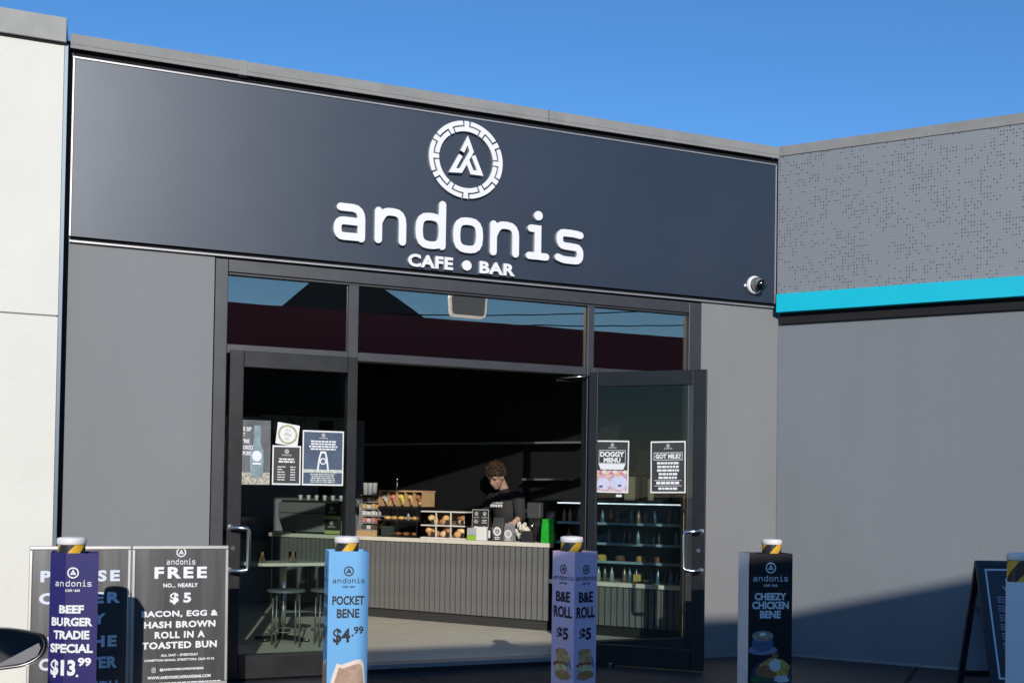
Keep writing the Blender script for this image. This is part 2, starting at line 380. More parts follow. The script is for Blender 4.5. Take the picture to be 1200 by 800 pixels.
# ---- cafe building
CT = C_FRONT
cb = thing('cafe_building', 'grey rendered shopfront building with dark fascia and pale parapet coping', 'building')
w = MB(); w.box(-7.635, -6.36, 0, 0.2, 0.0, 3.25); w.build('wall', M_WALL, cb)
w = MB(); w.box(-1.04, 2.2, 0, 0.2, 0.0, 3.25); w.build('wall', M_WALL, cb)
w = MB(); w.box(-7.635, 2.2, 0.003, 0.2, 3.25, 4.66); w.build('wall', M_WALL, cb)
w = MB(); w.box(-9.0, -7.64, 0.02, 0.3, 0, 4.73); w.build('recess_wall', M_BLACK, cb)
w = MB(); w.box(-1.04, -0.0, -0.012, -0.001, 0.0, 0.022); w.build('base_trim', M_TRIM, cb)
cx = [-7.66, -6.15, -3.0, -0.094]
for a, b in zip(cx, cx[1:]):
    MB().box(a+0.003, b-0.003, -0.10, 0.32, 4.665, 4.742).box(a+0.003, b-0.003, -0.10, -0.085, 4.635, 4.665).build('coping', M_COPING, cb, bevel=0.003)
MB().box(-6.19, -6.11, -0.104, 0.324, 4.632, 4.7455).build('coping_joint_cover', M_COPING, cb, bevel=0.002)
MB().box(-7.62, -0.10, -0.05, 0.003, 4.60, 4.634).build('soffit_gap', M_GAP_SHADE, cb)
# shell of the room
CT = C_PLAN
MB().box(-9.0, 6.0, 0.2, 12.2, 4.2, 4.3).build('roof', M_COPING, cb)
MB().box(-7.75, 2.2, 0.2, 9.3, 3.24, 3.30).build('ceiling', M_DARKROOM, cb)
MB().box(1.95, 2.1, 0.2, 9.0, 0.0, 3.24).build('interior_wall', M_DARKROOM, cb)
MB().box(-7.75, -7.6, 0.2, 9.15, 0.0, 3.24).build('interior_wall', M_DARKROOM, cb)
MB().box(-7.6, 1.95, 9.0, 9.15, 0.0, 2.38).build('back_wall', mat('grey_plaster_back_wall', (0.32, 0.34, 0.37), 0.7, var=0.06), cb)
MB().box(-7.6, 1.95, 8.9, 9.15, 2.38, 3.24).build('bulkhead', M_DARKROOM, cb)
MB().box(0.25, 1.5, 8.80, 8.898, 2.36, 2.40).build('bulkhead_trim', M_TRIM, cb)
MB().box(1.22, 1.34, 8.85, 8.998, 0.08, 2.36).build('column', M_BLACK, cb)
MB().box(-7.6, 1.95, 0.13, 9.0, -0.1, 0.076).build('interior_floor', M_FLOOR, cb)
CT = C_FRONT
MB().box(-6.35, -1.05, -0.004, 0.12, 0.0, 0.040).build('sill_base', M_BLACK, cb)
MB().box(-6.35, -1.05, -0.02, 0.13, 0.040, 0.078).build('threshold', M_TRIM, cb, bevel=0.003)

CT = C_ID
MB().box(-0.078, 0.10, -0.055, 0.05, 4.560, 4.664).build('corner_filler', M_GAP_SHADE, cb)
CT = C_FRONT
# ---- fascia sign
fs = thing('fascia_sign', 'long charcoal fascia sign with raised white cafe name above the shopfront', 'sign', (-3.9, 0, 3.28))
MB().box(-7.615, -0.115, -0.05, -0.002, 3.285, 4.580).build('panel', M_FASCIA, fs)
MB().box(-7.635, -0.095, -0.058, -0.002, 4.583, 4.595).build('edge_trim', M_TRIM, fs)
MB().box(-7.633, -7.619, -0.056, -0.002, 3.285, 4.580).build('edge_trim', M_TRIM, fs)
MB().box(-0.112, -0.092, -0.058, -0.002, 3.285, 4.580).build('edge_trim', M_TRIM, fs)
MB().box(-7.615, -0.095, -0.020, -0.001, 3.262, 3.2845).build('sign_shadow_strip', M_GAP_SHADE, fs)  # black strip stands in for the shadow line below the sign panel
MB().box(-7.63, -0.02, -0.028, -0.001, 3.247, 3.260).build('head_flashing', M_TRIM, fs)
CT = C_ID
F = FY(-0.05)
for ch, x0, v0 in (('a', -5.283, 3.469), ('n', -4.868, 3.472), ('d', -4.443, 3.470), ('o', -4.039, 3.468), ('n', -3.633, 3.470), ('i', -3.226, 3.472), ('s', -2.886, 3.466)):
    mb = MB(); glyph(mb, F, ch, (x0*KX+3.14)*0.985-3.13, v0-0.018, 0.298, 0.002, 0.034, w=0.205); mb.build('letter', M_LETTER, fs)
def word3d(string, x0, x1, z0, z1):
    n = [c for c in string]; geo = []
    cu = bpy.data.curves.new('t', 'FONT'); cu.body = string; cu.offset = 0.04; cu.resolution_u = 4; cu.extrude = 0.06; cu.space_character = 1.08
    o = bpy.data.objects.new('t', cu); C.objects.link(o); me = bpy.data.meshes.new_from_object(o.evaluated_get(bpy.context.evaluated_depsgraph_get()))
    bpy.data.objects.remove(o)
    # split into loose letters
    par = list(range(len(me.vertices)))
    def fd(a):
        while par[a] != a: par[a] = par[par[a]]; a = par[a]
        return a
    key = {}
    for v in me.vertices:
        kk = (round(v.co.x, 4), round(v.co.y, 4), round(v.co.z, 3)); 
        if kk in key: par[fd(v.index)] = fd(key[kk])
        else: key[kk] = v.index
    for e in me.edges: par[fd(e.vertices[0])] = fd(e.vertices[1])
    X = [v.co.x for v in me.vertices]; Y = [v.co.y for v in me.vertices]; a, b, c, d = min(X), max(X), min(Y), max(Y)
    grp = {}
    for p in me.polygons: grp.setdefault(fd(p.vertices[0]), []).append(list(p.vertices))
    for g_, ps in sorted(grp.items(), key=lambda t: min(me.vertices[i].co.x for q in t[1] for i in q)):
        ids = sorted({i for q in ps for i in q}); mp = {i: k for k, i in enumerate(ids)}
        vs = [(KX*(x0+(me.vertices[i].co.x-a)/(b-a)*(x1-x0)), -0.05-0.0005-(me.vertices[i].co.z+0.06)*0.25, z0+(me.vertices[i].co.y-c)/(d-c)*(z1-z0)) for i in ids]
        MB().add(vs, [[mp[i] for i in q] for q in ps]).build('letter', M_LETTER, fs)
word3d('CAFE', -4.500, -4.026, 3.297, 3.402)
word3d('BAR', -3.74, -3.348, 3.297, 3.398)
k = 20; MB().prism(F, [(-3.878*KX+0.042*math.cos(2*math.pi*i/k), 3.349+0.042*math.sin(2*math.pi*i/k)) for i in range(k)], 0.001, 0.03).build('bullet_dot', M_LETTER, fs)
UC, VC = -3.156, 4.226
for q in range(12):      # key-pattern ring, twelve interlocking pieces
    c0 = 90-30*q; out = q % 2 == 0; ri, rm, ro = 0.236, 0.280, 0.322
    def arcpts(r, a0, a1, kk): return [(UC+r*math.cos(R(c0+a0+(a1-a0)*t/kk)), VC+r*1.0*math.sin(R(c0+a0+(a1-a0)*t/kk))) for t in range(kk+1)]
    t_, b_ = 3.9, 23.5
    if out: P = arcpts(ri, -b_, b_, 8)+arcpts(rm-0.0065, b_, t_, 4)+arcpts(ro, t_, -t_, 2)+arcpts(rm-0.0065, -t_, -b_, 4)
    else: P = arcpts(ro, b_, -b_, 8)+arcpts(rm+0.0065, -b_, -t_, 4)+arcpts(ri, -t_, t_, 2)+arcpts(rm+0.0065, t_, b_, 4)
    if not out: P = P[::-1]
    MB().prism(F, P, 0.002, 0.030).build('ring_segment', M_LETTER, fs)
EM = lambda x, y: (UC+(x-400)*0.001045, VC-(y-425-(x-400)*0.118)*0.001233+0.0)
mb = MB(); mb.ribbon(F, [EM(*p) for p in ((362, 372), (406, 296), (440, 372), (352, 500), (283, 496), (350, 396))], 0.036, 0.002, 0.04, cap='flat'); mb.build('emblem_stroke', M_LETTER, fs)
mb = MB(); mb.ribbon(F, [EM(*p) for p in ((402, 425), (447, 512), (516, 520), (456, 400))], 0.036, 0.002, 0.0385, cap='flat'); mb.build('emblem_stroke', M_LETTER, fs)

# ---- shopfront glazing frame
CT = C_FRONT
sf = thing('shopfront_frame', 'dark aluminium shopfront frame with tinted transom glass around the cafe entrance', 'window frame', (-3.7, 0, 0))
def fr_box(nm, x0, x1, z0, z1, y0=-0.012, y1=0.10):
    b = MB().box(x0, x1, y0, y1, z0, z1); return b.build(nm, M_FRAME, sf, bevel=0.004)
fr_box('jamb', -6.352, -6.235, 0.08, 3.232); fr_box('jamb', -1.205, -1.045, 0.08, 3.232)
fr_box('head', -6.233, -1.207, 3.135, 3.232)
MB().box(-6.225, -1.215, 0.004, 0.03, 3.118, 3.1345).build('head_bead', M_FRAME, sf, bevel=0.002)
for xa, xb in ((-5.070, -4.972), (-2.458, -2.382)):
    fr_box('mullion', xa, xb, 0.08, 3.117, y0=-0.008)
fr_box('transom_rail', -6.233, -5.072, 2.512, 2.582, y0=-0.004); fr_box('transom_rail', -4.970, -2.460, 2.512, 2.582, y0=-0.004); fr_box('transom_rail', -2.380, -1.207, 2.512, 2.582, y0=-0.004)
fr_box('bottom_rail', -6.233, -5.072, 0.08, 0.19, y0=0.0); fr_box('bottom_rail', -2.380, -1.207, 0.08, 0.19, y0=0.0)
for xa, xb in ((-6.233, -5.072), (-4.970, -2.460), (-2.380, -1.207)):
    MB().box(xa, xb, 0.035, 0.043, 2.583, 3.117).build('transom_pane', G_TRANSOM, sf)
for xa, xb in ((-6.233, -5.072), (-2.380, -1.207)):
    MB().box(xa, xb, 0.035, 0.043, 0.191, 2.511).build('sidelight_pane', G_DOOR, sf)

# ---- door leaves: local frame u along leaf from hinge
CT = C_ID
def make_leaf(label, hinge, ud, flip, grp):
    t = thing('glass_door', label, 'door', hinge, 0, grp); u = Vector(ud).normalized()
    ku = Vector(ud).length; F = (lambda a, b, c=0.0, o=Vector(hinge), uu=u, nn=u.cross(Vector((0, 0, 1))): o+uu*a*ku+Vector((0, 0, b))+nn*c) if not flip else (lambda a, b, c=0.0, o=Vector(hinge), uu=u: o+uu*a*ku+Vector((0, 0, b))+Vector((0, -1, 0))*c)
    def fb(nm, a0, a1, b0, b1, n0=0.0, n1=0.045, m=M_LEAF, bev=0.004):
        mb = MB(); mb.fbox(F, a0, a1, b0, b1, n0, n1); return mb.build(nm, m, t, bevel=bev)
    fb('stile', 0.0, 0.095, 0.022, 2.530); fb('stile', 1.095, 1.225, 0.022, 2.530)
    fb('top_rail', 0.097, 1.093, 2.405, 2.530, 0.002, 0.043); fb('bottom_rail', 0.097, 1.093, 0.022, 0.190, 0.002, 0.043)
    mb = MB(); mb.fbox(F, 0.096, 1.094, 0.191, 2.404, 0.018, 0.026); mb.build('glass_pane', G_DOOR, t)
    # D pull handle, cranked sideways off the stile
    P = [(1.19, 1.178, 0.046), (1.19, 1.178, 0.10), (1.13, 1.178, 0.135), (1.05, 1.172, 0.14), (1.035, 1.150, 0.14), (1.035, 0.88, 0.14), (1.05, 0.858, 0.14), (1.13, 0.852, 0.135), (1.19, 0.852, 0.10), (1.19, 0.852, 0.046)]
    mb = MB(); mb.tube([F(*p) for p in P], 0.0165, 12); h = mb.build('pull_handle', M_STEEL, t)
    for z in (1.178, 0.852):
        mb = MB(); mb.cyl(F(1.19, z, 0.045), F(1.19, z, 0.052), 0.024, n=16); mb.build('rose', M_STEEL, h)
    mb = MB(); mb.cyl(F(1.165, 1.02, 0.045), F(1.165, 1.02, 0.056), 0.018, n=14); mb.build('lock_cylinder', M_STEEL, t)
    return t, F
LL, FLL = make_leaf('left glass door leaf folded back flat in front of the side window', (-4.985*KX, -0.022, 0), (-KX, 0, 0), True, 'glass entrance door leaves')
RL, FRL = make_leaf('right glass door leaf standing open square to the shopfront', (-1.965, -0.03, 0), (0.6225, -0.5475, 0), False, 'glass entrance door leaves')
CT = C_FRONT
t = thing('door_closer', 'small dark door closer under the head rail by the right leaf', 'door closer', (-2.6, 0.0, 2.48))
MB().box(-2.75, -2.50, 0.11, 0.16, 2.46, 2.505).build('body', M_LEAF, t, bevel=0.005)
MB().cyl((-2.72, 0.1, 2.49), (-2.40, -0.05, 2.50), 0.008).build('arm', M_STEEL, t)
CT = C_ID
for x, y, lb in ((-4.04, -0.235, 'small metal door stop on the paving before the left door leaf'), (-1.81, -0.20, 'small metal door stop on the paving under the right door leaf')):
    t = thing('door_stop', lb, 'door stop', (x, y, 0), 0, 'door stops on the paving')
    MB().box(x-0.035, x+0.035, y-0.02, y+0.02, 0.004, 0.035).build('body', M_STEEL, t, bevel=0.004); MB().cyl((x, y-0.02, 0.02), (x, y-0.032, 0.02), 0.012).build('rubber_pad', M_GAP_SHADE, t)

# ---- posters
CT = C_FRONT; AU = 1/KX
def poster(F, u0, u1, v0, v1, label, base, n, rot=0.0, border=0.012, inner=None):
    c = ((u0+u1)/2, (v0+v1)/2); cc, dd = math.cos(rot), math.sin(rot)
    G = lambda a, b, k=0.0: F(c[0]+a*cc-b*dd, c[1]+a*dd+b*cc, n+k)
    o = G(0, 0); t = thing('poster', label, 'poster', o, 0, 'posters stuck on the doors'); w, h = (u1-u0)/2, (v1-v0)/2
    mb = MB(); mb.fbox(G, -w, w, -h, h, 0, 0.0012); mb.build('sheet', M_PAPERW, t)
    if inner is not None:
        mb = MB(); mb.poly(G, [(-w+border, -h+border), (w-border, -h+border), (w-border, h-border), (-w+border, h-border)], 0.002); mb.build('printed_panel', inner, t)
    return t, G, w, h
M_SLATE = mat('slate_blue_print', (0.055, 0.085, 0.14), 0.5, var=0.35, vs=9)
M_PALEPRINT = mat('pale_print', (0.55, 0.58, 0.52), 0.5, var=0.4, vs=40)  # pale mottled print of the poster caption
M_PINKP = mat('mixed_food_print', (0.62, 0.42, 0.46), 0.5, var=0.6, vs=26)
FL0 = lambda a, b, c=0.0: Vector((a, -0.067-c, b))
# bottle sheet (frameless)
G0 = lambda a, b, c=0.0: FL0(a, b, c)
t = thing('poster', 'see through bottle poster with white words at far left of the left door glass', 'poster', (-5.97, -0.068, 1.76), 0, 'posters stuck on the doors')
mb = MB(); mb.fbox(FL0, -6.082, -5.82, 1.505, 2.0, 0.002, 0.0032); mb.build('sheet', mat('grey_photo_print', (0.10, 0.105, 0.11), 0.45, var=0.5, vs=7), t)
mb = MB(); mb.fbox(FL0, -6.08, -5.822, 1.507, 1.60, 0.0034, 0.004); mb.build('stone_print', mat('stony_print', (0.42, 0.38, 0.30), 0.5, var=0.8, vs=60), t)
BOT = [(-0.028, 0.16), (0.028, 0.16), (0.030, 0.10), (0.030, 0.03), (0.058, -0.03), (0.062, -0.10), (0.058, -0.24), (-0.058, -0.24), (-0.062, -0.10), (-0.058, -0.03), (-0.030, 0.03), (-0.030, 0.10)]
mb = MB(); mb.poly(FL0, [(-5.945+x, 1.80+y) for x, y in BOT], 0.0048); mb.build('bottle_print', mat('pale_glass_print', (0.22, 0.30, 0.33), 0.4, var=0.45, vs=12), t)
mb = MB(); mb.ell(FL0, -5.945, 1.725, 0.036, 0.042, 0.0052); mb.poly(FL0, [(-5.985, 1.66), (-5.905, 1.66), (-5.905, 1.674), (-5.985, 1.674)], 0.0052)
for s_, v, w_ in (('E SIP', 1.93, 0.075), ('T', 1.885, 0.015), ("'RE", 1.838, 0.06), ('OKED', 1.79, 0.09), ('PURE', 1.745, 0.075)): mb.text(FL0, s_, -6.075+w_/2, v, w_, 0.032, 0.0052)
mb.build('lettering', M_PRINTW, t)
# dark hours / price card
t, G, w, h = poster(FL0, -5.80, -5.53, 1.508, 1.812, 'dark price list card with white border in the middle of the left door glass', None, 0.004, 0.0, inner=M_CHALK)
mb = MB(); emblem(mb, G, 0, h-0.045, 0.016); wordmark(mb, G, 0, h-0.08, 0.09); bars(mb, G, -0.085, 0.085, h-0.135, h-0.095, 2, fill=0.6, ragged=0.2)
bars(mb, G, -0.085, -0.01, -h+0.03, h-0.155, 6, center=False, fill=0.35); bars(mb, G, 0.035, 0.085, -h+0.03, h-0.155, 6, fill=0.35, ragged=0.1); mb.build('lettering', M_PRINTW, t)
# round award sticker on white square
t, G, w, h = poster(FL0, -5.765, -5.555, 1.815, 1.982, 'tilted white square with a round gold award ring above the price card', None, 0.006, -0.12)
mb = MB(); mb.annulus(G, 0, 0, 0.060, 0.076, 0.002); mb.build('ring_print', mat('grey_gold_print', (0.42, 0.38, 0.22), 0.4, var=0.5, vs=30), t)
mb = MB(); mb.text(G, '2024', 0, 0.0, 0.07, 0.026, 0.002); bars(mb, G, -0.03, 0.03, 0.022, 0.045, 2, 0.002, 0.5); bars(mb, G, -0.03, 0.03, -0.045, -0.022, 2, 0.002, 0.5); mb.build('lettering', mat('faded_gold_print', (0.45, 0.42, 0.30), 0.5), t)
# bag poster
t, G, w, h = poster(FL0, -5.515, -5.115, 1.508, 1.938, 'blue grey coffee bag poster with white border at right of the left door glass', None, 0.004, 0.0, inner=M_SLATE)
mb = MB(); emblem(mb, G, 0, h-0.035, 0.014); wordmark(mb, G, 0, h-0.064, 0.08); bars(mb, G, -0.14, 0.14, h-0.155, h-0.075, 4, fill=0.6, ragged=0.15)
mb.ribbon(G, [(-0.05, -0.09), (-0.035, 0.0), (-0.02, 0.045), (0.02, 0.045), (0.035, 0.0), (0.05, -0.09)], 0.016, 0.0026, cap='flat'); mb.annulus(G, 0, -0.025, 0.017, 0.026, 0.0026); mb.build('lettering', M_PRINTW, t)
mb = MB(); mb.poly(G, [(-w+0.012, -h+0.1), (w-0.012, -h+0.1), (w-0.012, -h+0.125), (-w+0.012, -h+0.125)], 0.0024); bars(mb, G, -0.13, 0.13, -h+0.02, -h+0.095, 5, 0.0026, 0.6, 0.2); mb.build('caption', M_PALEPRINT, t)
# doggy menu
CT = C_ID; AU = 1/0.829
FR0 = lambda a, b, c=0.0: FRL(a, b, 0.027+c)
t, G, w, h = poster(FR0, 0.075, 0.43, 1.49, 1.939, 'doggy menu poster with pastry photo on the open right door leaf', None, 0.0, -0.01, inner=M_CHALK)
mb = MB(); emblem(mb, G, 0, h-0.038, 0.014); wordmark(mb, G, 0, h-0.068, 0.085)
mb.text(G, 'DOGGY', 0, h-0.118, 0.26, 0.046, bold=0.05); mb.text(G, 'MENU', 0, h-0.168, 0.18, 0.042, bold=0.05)
mb.ribbon(G, [(-0.14, h-0.085), (0.14, h-0.085), (0.14, h-0.195), (-0.14, h-0.195)], 0.004, 0.0025, closed=True)
mb.poly(G, [(-0.145, h-0.20), (0.145, h-0.20), (0.12, h-0.25), (-0.12, h-0.25)], 0.0026); mb.build('lettering', M_PRINTW, t)
mb = MB(); mb.poly(G, [(-w+0.012, -h+0.012), (w-0.012, -h+0.012), (w-0.012, -h+0.19), (-w+0.012, -h+0.19)], 0.0026); mb.build('photo_print', M_PINKP, t)
mb = MB(); mb.ell(G, -0.09, -h+0.075, 0.06, 0.05, 0.003); mb.ell(G, 0.075, -h+0.085, 0.075, 0.06, 0.003); mb.build('bowl_print', mat('pale_lilac_print', (0.62, 0.62, 0.78), 0.5, var=0.15, vs=20), t)
for u_, v_ in ((-0.115, 0.052), (0.085, 0.062)):
    mb = MB(); mb.ell(G, u_, -h+v_, 0.018, 0.012, 0.0034, jit=0.2); mb.build('coffee_print', mat('grey_print_dark', (0.12, 0.12, 0.16), 0.5, var=0.4, vs=60), t)
for k_ in range(9):
    mb = MB(); mb.ell(G, -0.15+0.037*k_, -h+0.155+0.012*(k_ % 3), 0.022, 0.016, 0.0032+0.0001*k_, 12, 0.25); mb.build('pastry_print', mat(('peach_print', 'rose_print', 'cream_print')[k_ % 3], ((0.72, 0.45, 0.25), (0.62, 0.22, 0.30), (0.75, 0.68, 0.55))[k_ % 3], 0.5, var=0.3, vs=50), t)
# got milk poster
t, G, w, h = poster(FR0, 0.66, 1.02, 1.494, 1.932, 'got milk poster with black ground and white border nearest the pull handle', None, 0.0, 0.012, inner=M_CHALK)
mb = MB(); emblem(mb, G, 0, h-0.038, 0.014); wordmark(mb, G, 0, h-0.068, 0.085); mb.text(G, 'GOT MILK?', 0, h-0.128, 0.26, 0.04, bold=0.05)
mb.ribbon(G, [(-0.145, h-0.098), (0.145, h-0.098), (0.145, h-0.158), (-0.145, h-0.158)], 0.005, 0.0025, closed=True)
bars(mb, G, -0.13, 0.13, -0.105, h-0.17, 5, fill=0.62, ragged=0.3)
for v in (-0.115, -0.16): mb.poly(G, [(-0.14, v), (0.14, v), (0.14, v+0.004), (-0.14, v+0.004)], 0.0026)
bars(mb, G, -0.12, 0.12, -0.150, -0.118, 1, fill=0.7, ragged=0.0); bars(mb, G, -0.10, 0.10, -0.195, -0.168, 1, fill=0.7, ragged=0.0); mb.build('lettering', M_PRINTW, t)
t = tag(MB().fbox(FR0, 0.30, 0.36, 1.455, 1.475, 0.0, 0.001).build('label_sticker', M_PAPERW), 'tiny white label sticker under the doggy menu poster', 'sticker')

# ---- security camera
AU = 1.0
t = thing('security_camera', 'white and black turret security camera on the fascia corner', 'camera', (-0.315, -0.05, 3.43))
rotm = Matrix.Rotation(R(90), 4, 'X')
MB().lathe([(0.085, 0.0), (0.085, 0.02), (0.078, 0.032), (0.062, 0.04)], (-0.315, -0.051, 3.435), 28, rotm).build('base', M_LETTER, t)
MB().lathe([(0.062, 0.04), (0.066, 0.045), (0.066, 0.055), (0.060, 0.06)], (-0.315, -0.051, 3.435), 24, rotm).build('collar', mat('grey_plastic', (0.12, 0.12, 0.12), 0.4), t)
dirv = Vector((-0.10, -0.93, -0.33)).normalized(); c0 = Vector((-0.295, -0.125, 3.430))
q = dirv.to_track_quat('Z', 'Y').to_matrix().to_4x4()
MB().lathe([(0.0, -0.055), (0.032, -0.046), (0.050, -0.025), (0.055, 0.0), (0.053, 0.020), (0.0535, 0.030)], c0, 24, q).build('ball_housing', mat('grey_camera_shell', (0.30, 0.30, 0.29), 0.35), t)
MB().lathe([(0.0535, 0.030), (0.050, 0.042), (0.0, 0.052)], c0, 24, q).build('lens_window', mat('black_gloss', (0.006, 0.006, 0.008), 0.08), t)
tag(MB().cyl((-0.415, -0.051, 3.425), (-0.415, -0.066, 3.425), 0.012, n=12).build('cable_grommet', M_LETTER), 'tiny white cable grommet on the fascia left of the camera', 'cable cap')

# ---- neighbouring white wall (left)
CT = C_FRONT
wb = thing('white_building', 'off white rendered neighbour wall with pale metal coping at the left edge', 'building', (-9, -0.15, 0))
MB().box(-20, -7.706, -0.11, 0.2, -0.1, 2.680).box(-20, -7.706, 0.2, 12, -0.1, 2.68).build('wall', M_WHITE, wb)
MB().box(-20, -7.706, -0.11, 0.2, 2.692, 4.64).box(-20, -7.706, 0.2, 12, 2.692, 4.64).build('wall', M_WHITE, wb)
MB().box(-20, -7.718, -0.102, 0.1, 2.680, 2.692).build('panel_joint', mat('joint_sealant', (0.25, 0.24, 0.22), 0.8), wb)
MB().box(-20, -7.718, -0.12, 0.3, 4.640, 4.655).build('coping_gap', M_GAP_SHADE, wb)
for a, b in ((-20, -12.2), (-12.194, -9.6), (-9.594, -7.69)):
    MB().box(a, b, -0.14, 0.4, 4.655, 4.832).build('coping', M_COPING_W, wb, bevel=0.004)
MB().box(-7.703, -7.674, -0.10, 0.10, -0.1, 4.65).build('corner_flashing', mat('blue_grey_flashing', (0.12, 0.16, 0.20), 0.4, metal=0.3), wb)
MB().box(-7.674, -7.60, 0.03, 0.11, -0.1, 4.66).build('recessed_joint', M_GAP_SHADE, wb)

# ---- right wing
CT = C_WING
rb = thing('right_wing_building', 'cool grey side wall with perforated upper cladding and cyan band', 'building', (0, -3, 0), R(40.91))
MB().box(0, 0.2, -14, -0.002, -0.1, 3.20).build('wall', M_WALL2, rb)
MB().box(0.2, 6, -14, -3, -0.1, 4.5).build('wall', M_WALL2, rb)
def perf():
    m = bpy.data.materials.new('perforated_grey_sheet'); m.use_nodes = True; t = m.node_tree; b = t.nodes['Principled BSDF']
    def N(k, **kw):
        n = t.nodes.new(k)
        for a, v in kw.items(): setattr(n, a, v)
        return n
    L = t.links.new
    tc = N('ShaderNodeTexCoord'); mp = N('ShaderNodeMapping'); mp.inputs['Scale'].default_value = (0, 1/0.025, 1/0.029); L(tc.outputs['Object'], mp.inputs[0])
    fl = N('ShaderNodeVectorMath', operation='FLOOR'); L(mp.outputs[0], fl.inputs[0])
    fc = N('ShaderNodeVectorMath', operation='FRACTION'); L(mp.outputs[0], fc.inputs[0])
    sb = N('ShaderNodeVectorMath', operation='SUBTRACT'); L(fc.outputs[0], sb.inputs[0]); sb.inputs[1].default_value = (0, .5, .5)
    ln = N('ShaderNodeVectorMath', operation='LENGTH'); L(sb.outputs[0], ln.inputs[0])
    wn = N('ShaderNodeTexWhiteNoise', noise_dimensions='3D'); L(fl.outputs[0], wn.inputs[0])
    cl = N('ShaderNodeTexNoise'); cl.inputs['Scale'].default_value = 1.0; cl.inputs['Detail'].default_value = 1
    m2 = N('ShaderNodeMapping'); m2.inputs['Rotation'].default_value = (R(38), 0, 0); m2.inputs['Scale'].default_value = (1, 0.09, 0.26); L(fl.outputs[0], m2.inputs[0]); L(m2.outputs[0], cl.inputs[0])
    th = N('ShaderNodeMapRange'); th.inputs[1].default_value = 0.35; th.inputs[2].default_value = 0.68; th.inputs[3].default_value = 0.04; th.inputs[4].default_value = 0.55; L(cl.outputs['Fac'], th.inputs[0])
    lt = N('ShaderNodeMath', operation='LESS_THAN'); L(wn.outputs['Value'], lt.inputs[0]); L(th.outputs[0], lt.inputs[1])
    l2 = N('ShaderNodeMath', operation='LESS_THAN'); L(ln.outputs['Value'], l2.inputs[0]); l2.inputs[1].default_value = 0.29
    mu = N('ShaderNodeMath', operation='MULTIPLY'); L(lt.outputs[0], mu.inputs[0]); L(l2.outputs[0], mu.inputs[1])
    l3 = N('ShaderNodeMath', operation='LESS_THAN'); L(ln.outputs['Value'], l3.inputs[0]); l3.inputs[1].default_value = 0.20
    m3 = N('ShaderNodeMath', operation='MULTIPLY'); L(l3.outputs[0], m3.inputs[0]); m3.inputs[1].default_value = 0.35
    mm = N('ShaderNodeMath', operation='MAXIMUM'); L(mu.outputs[0], mm.inputs[0]); L(m3.outputs[0], mm.inputs[1])
    mx = N('ShaderNodeMix', data_type='RGBA'); L(mm.outputs[0], mx.inputs[0]); mx.inputs[6].default_value = (0.25, 0.262, 0.27, 1); mx.inputs[7].default_value = (0.105, 0.11, 0.118, 1)
    L(mx.outputs[2], b.inputs['Base Color']); b.inputs['Roughness'].default_value = 0.5; b.inputs['Metallic'].default_value = 0.15
    return m
MB().box(-0.09, 0.199, -14, -0.008, 3.371, 4.663).build('perforated_cladding', perf(), rb)
MB().box(-0.10, 0.30, -14, -0.004, 4.665, 4.758).build('coping', M_COPING, rb, bevel=0.003)
MB().box(-0.115, 0.199, -14, -0.006, 3.198, 3.369).build('cyan_band', M_CYAN, rb, bevel=0.002)
MB().box(-0.035, -0.001, -14, -0.03, 3.100, 3.196).build('band_shadow_strip', M_GAP_SHADE, rb)  # black strip on the wall in place of the cyan band's cast shadow
MB().box(-0.012, -0.001, -14, -0.014, 0.0, 0.022).build('base_trim', M_TRIM, rb)
MB().box(-0.008, -0.001, -0.010, -0.003, 0.03, 3.10).build('corner_bead', M_TRIM, rb)

# ================================================================ BOLLARDS AND SLEEVES
CT = C_ID; AU = 1.0
def stripes():
    m = bpy.data.materials.new('hazard_stripes'); m.use_nodes = True; t = m.node_tree; b = t.nodes['Principled BSDF']; L = t.links.new
    tc = t.nodes.new('ShaderNodeTexCoord'); sp = t.nodes.new('ShaderNodeSeparateXYZ'); L(tc.outputs['Object'], sp.inputs[0])
    at = t.nodes.new('ShaderNodeMath'); at.operation = 'ARCTAN2'; L(sp.outputs[1], at.inputs[0]); L(sp.outputs[0], at.inputs[1])
    a = t.nodes.new('ShaderNodeMath'); a.operation = 'MULTIPLY'; a.inputs[1].default_value = -3/(2*math.pi); L(at.outputs[0], a.inputs[0])
    z = t.nodes.new('ShaderNodeMath'); z.operation = 'MULTIPLY_ADD'; z.inputs[1].default_value = 6.2; L(sp.outputs[2], z.inputs[0]); L(a.outputs[0], z.inputs[2])
    f = t.nodes.new('ShaderNodeMath'); f.operation = 'FRACT'; L(z.outputs[0], f.inputs[0])
    g_ = t.nodes.new('ShaderNodeMath'); g_.operation = 'GREATER_THAN'; g_.inputs[1].default_value = 0.55; L(f.outputs[0], g_.inputs[0])
    mx = t.nodes.new('ShaderNodeMix'); mx.data_type = 'RGBA'; L(g_.outputs[0], mx.inputs[0]); mx.inputs[6].default_value = (0.02, 0.02, 0.02, 1); mx.inputs[7].default_value = (0.75, 0.42, 0.03, 1)
    L(mx.outputs[2], b.inputs['Base Color']); b.inputs['Roughness'].default_value = 0.4
    return m
M_HAZ = stripes()
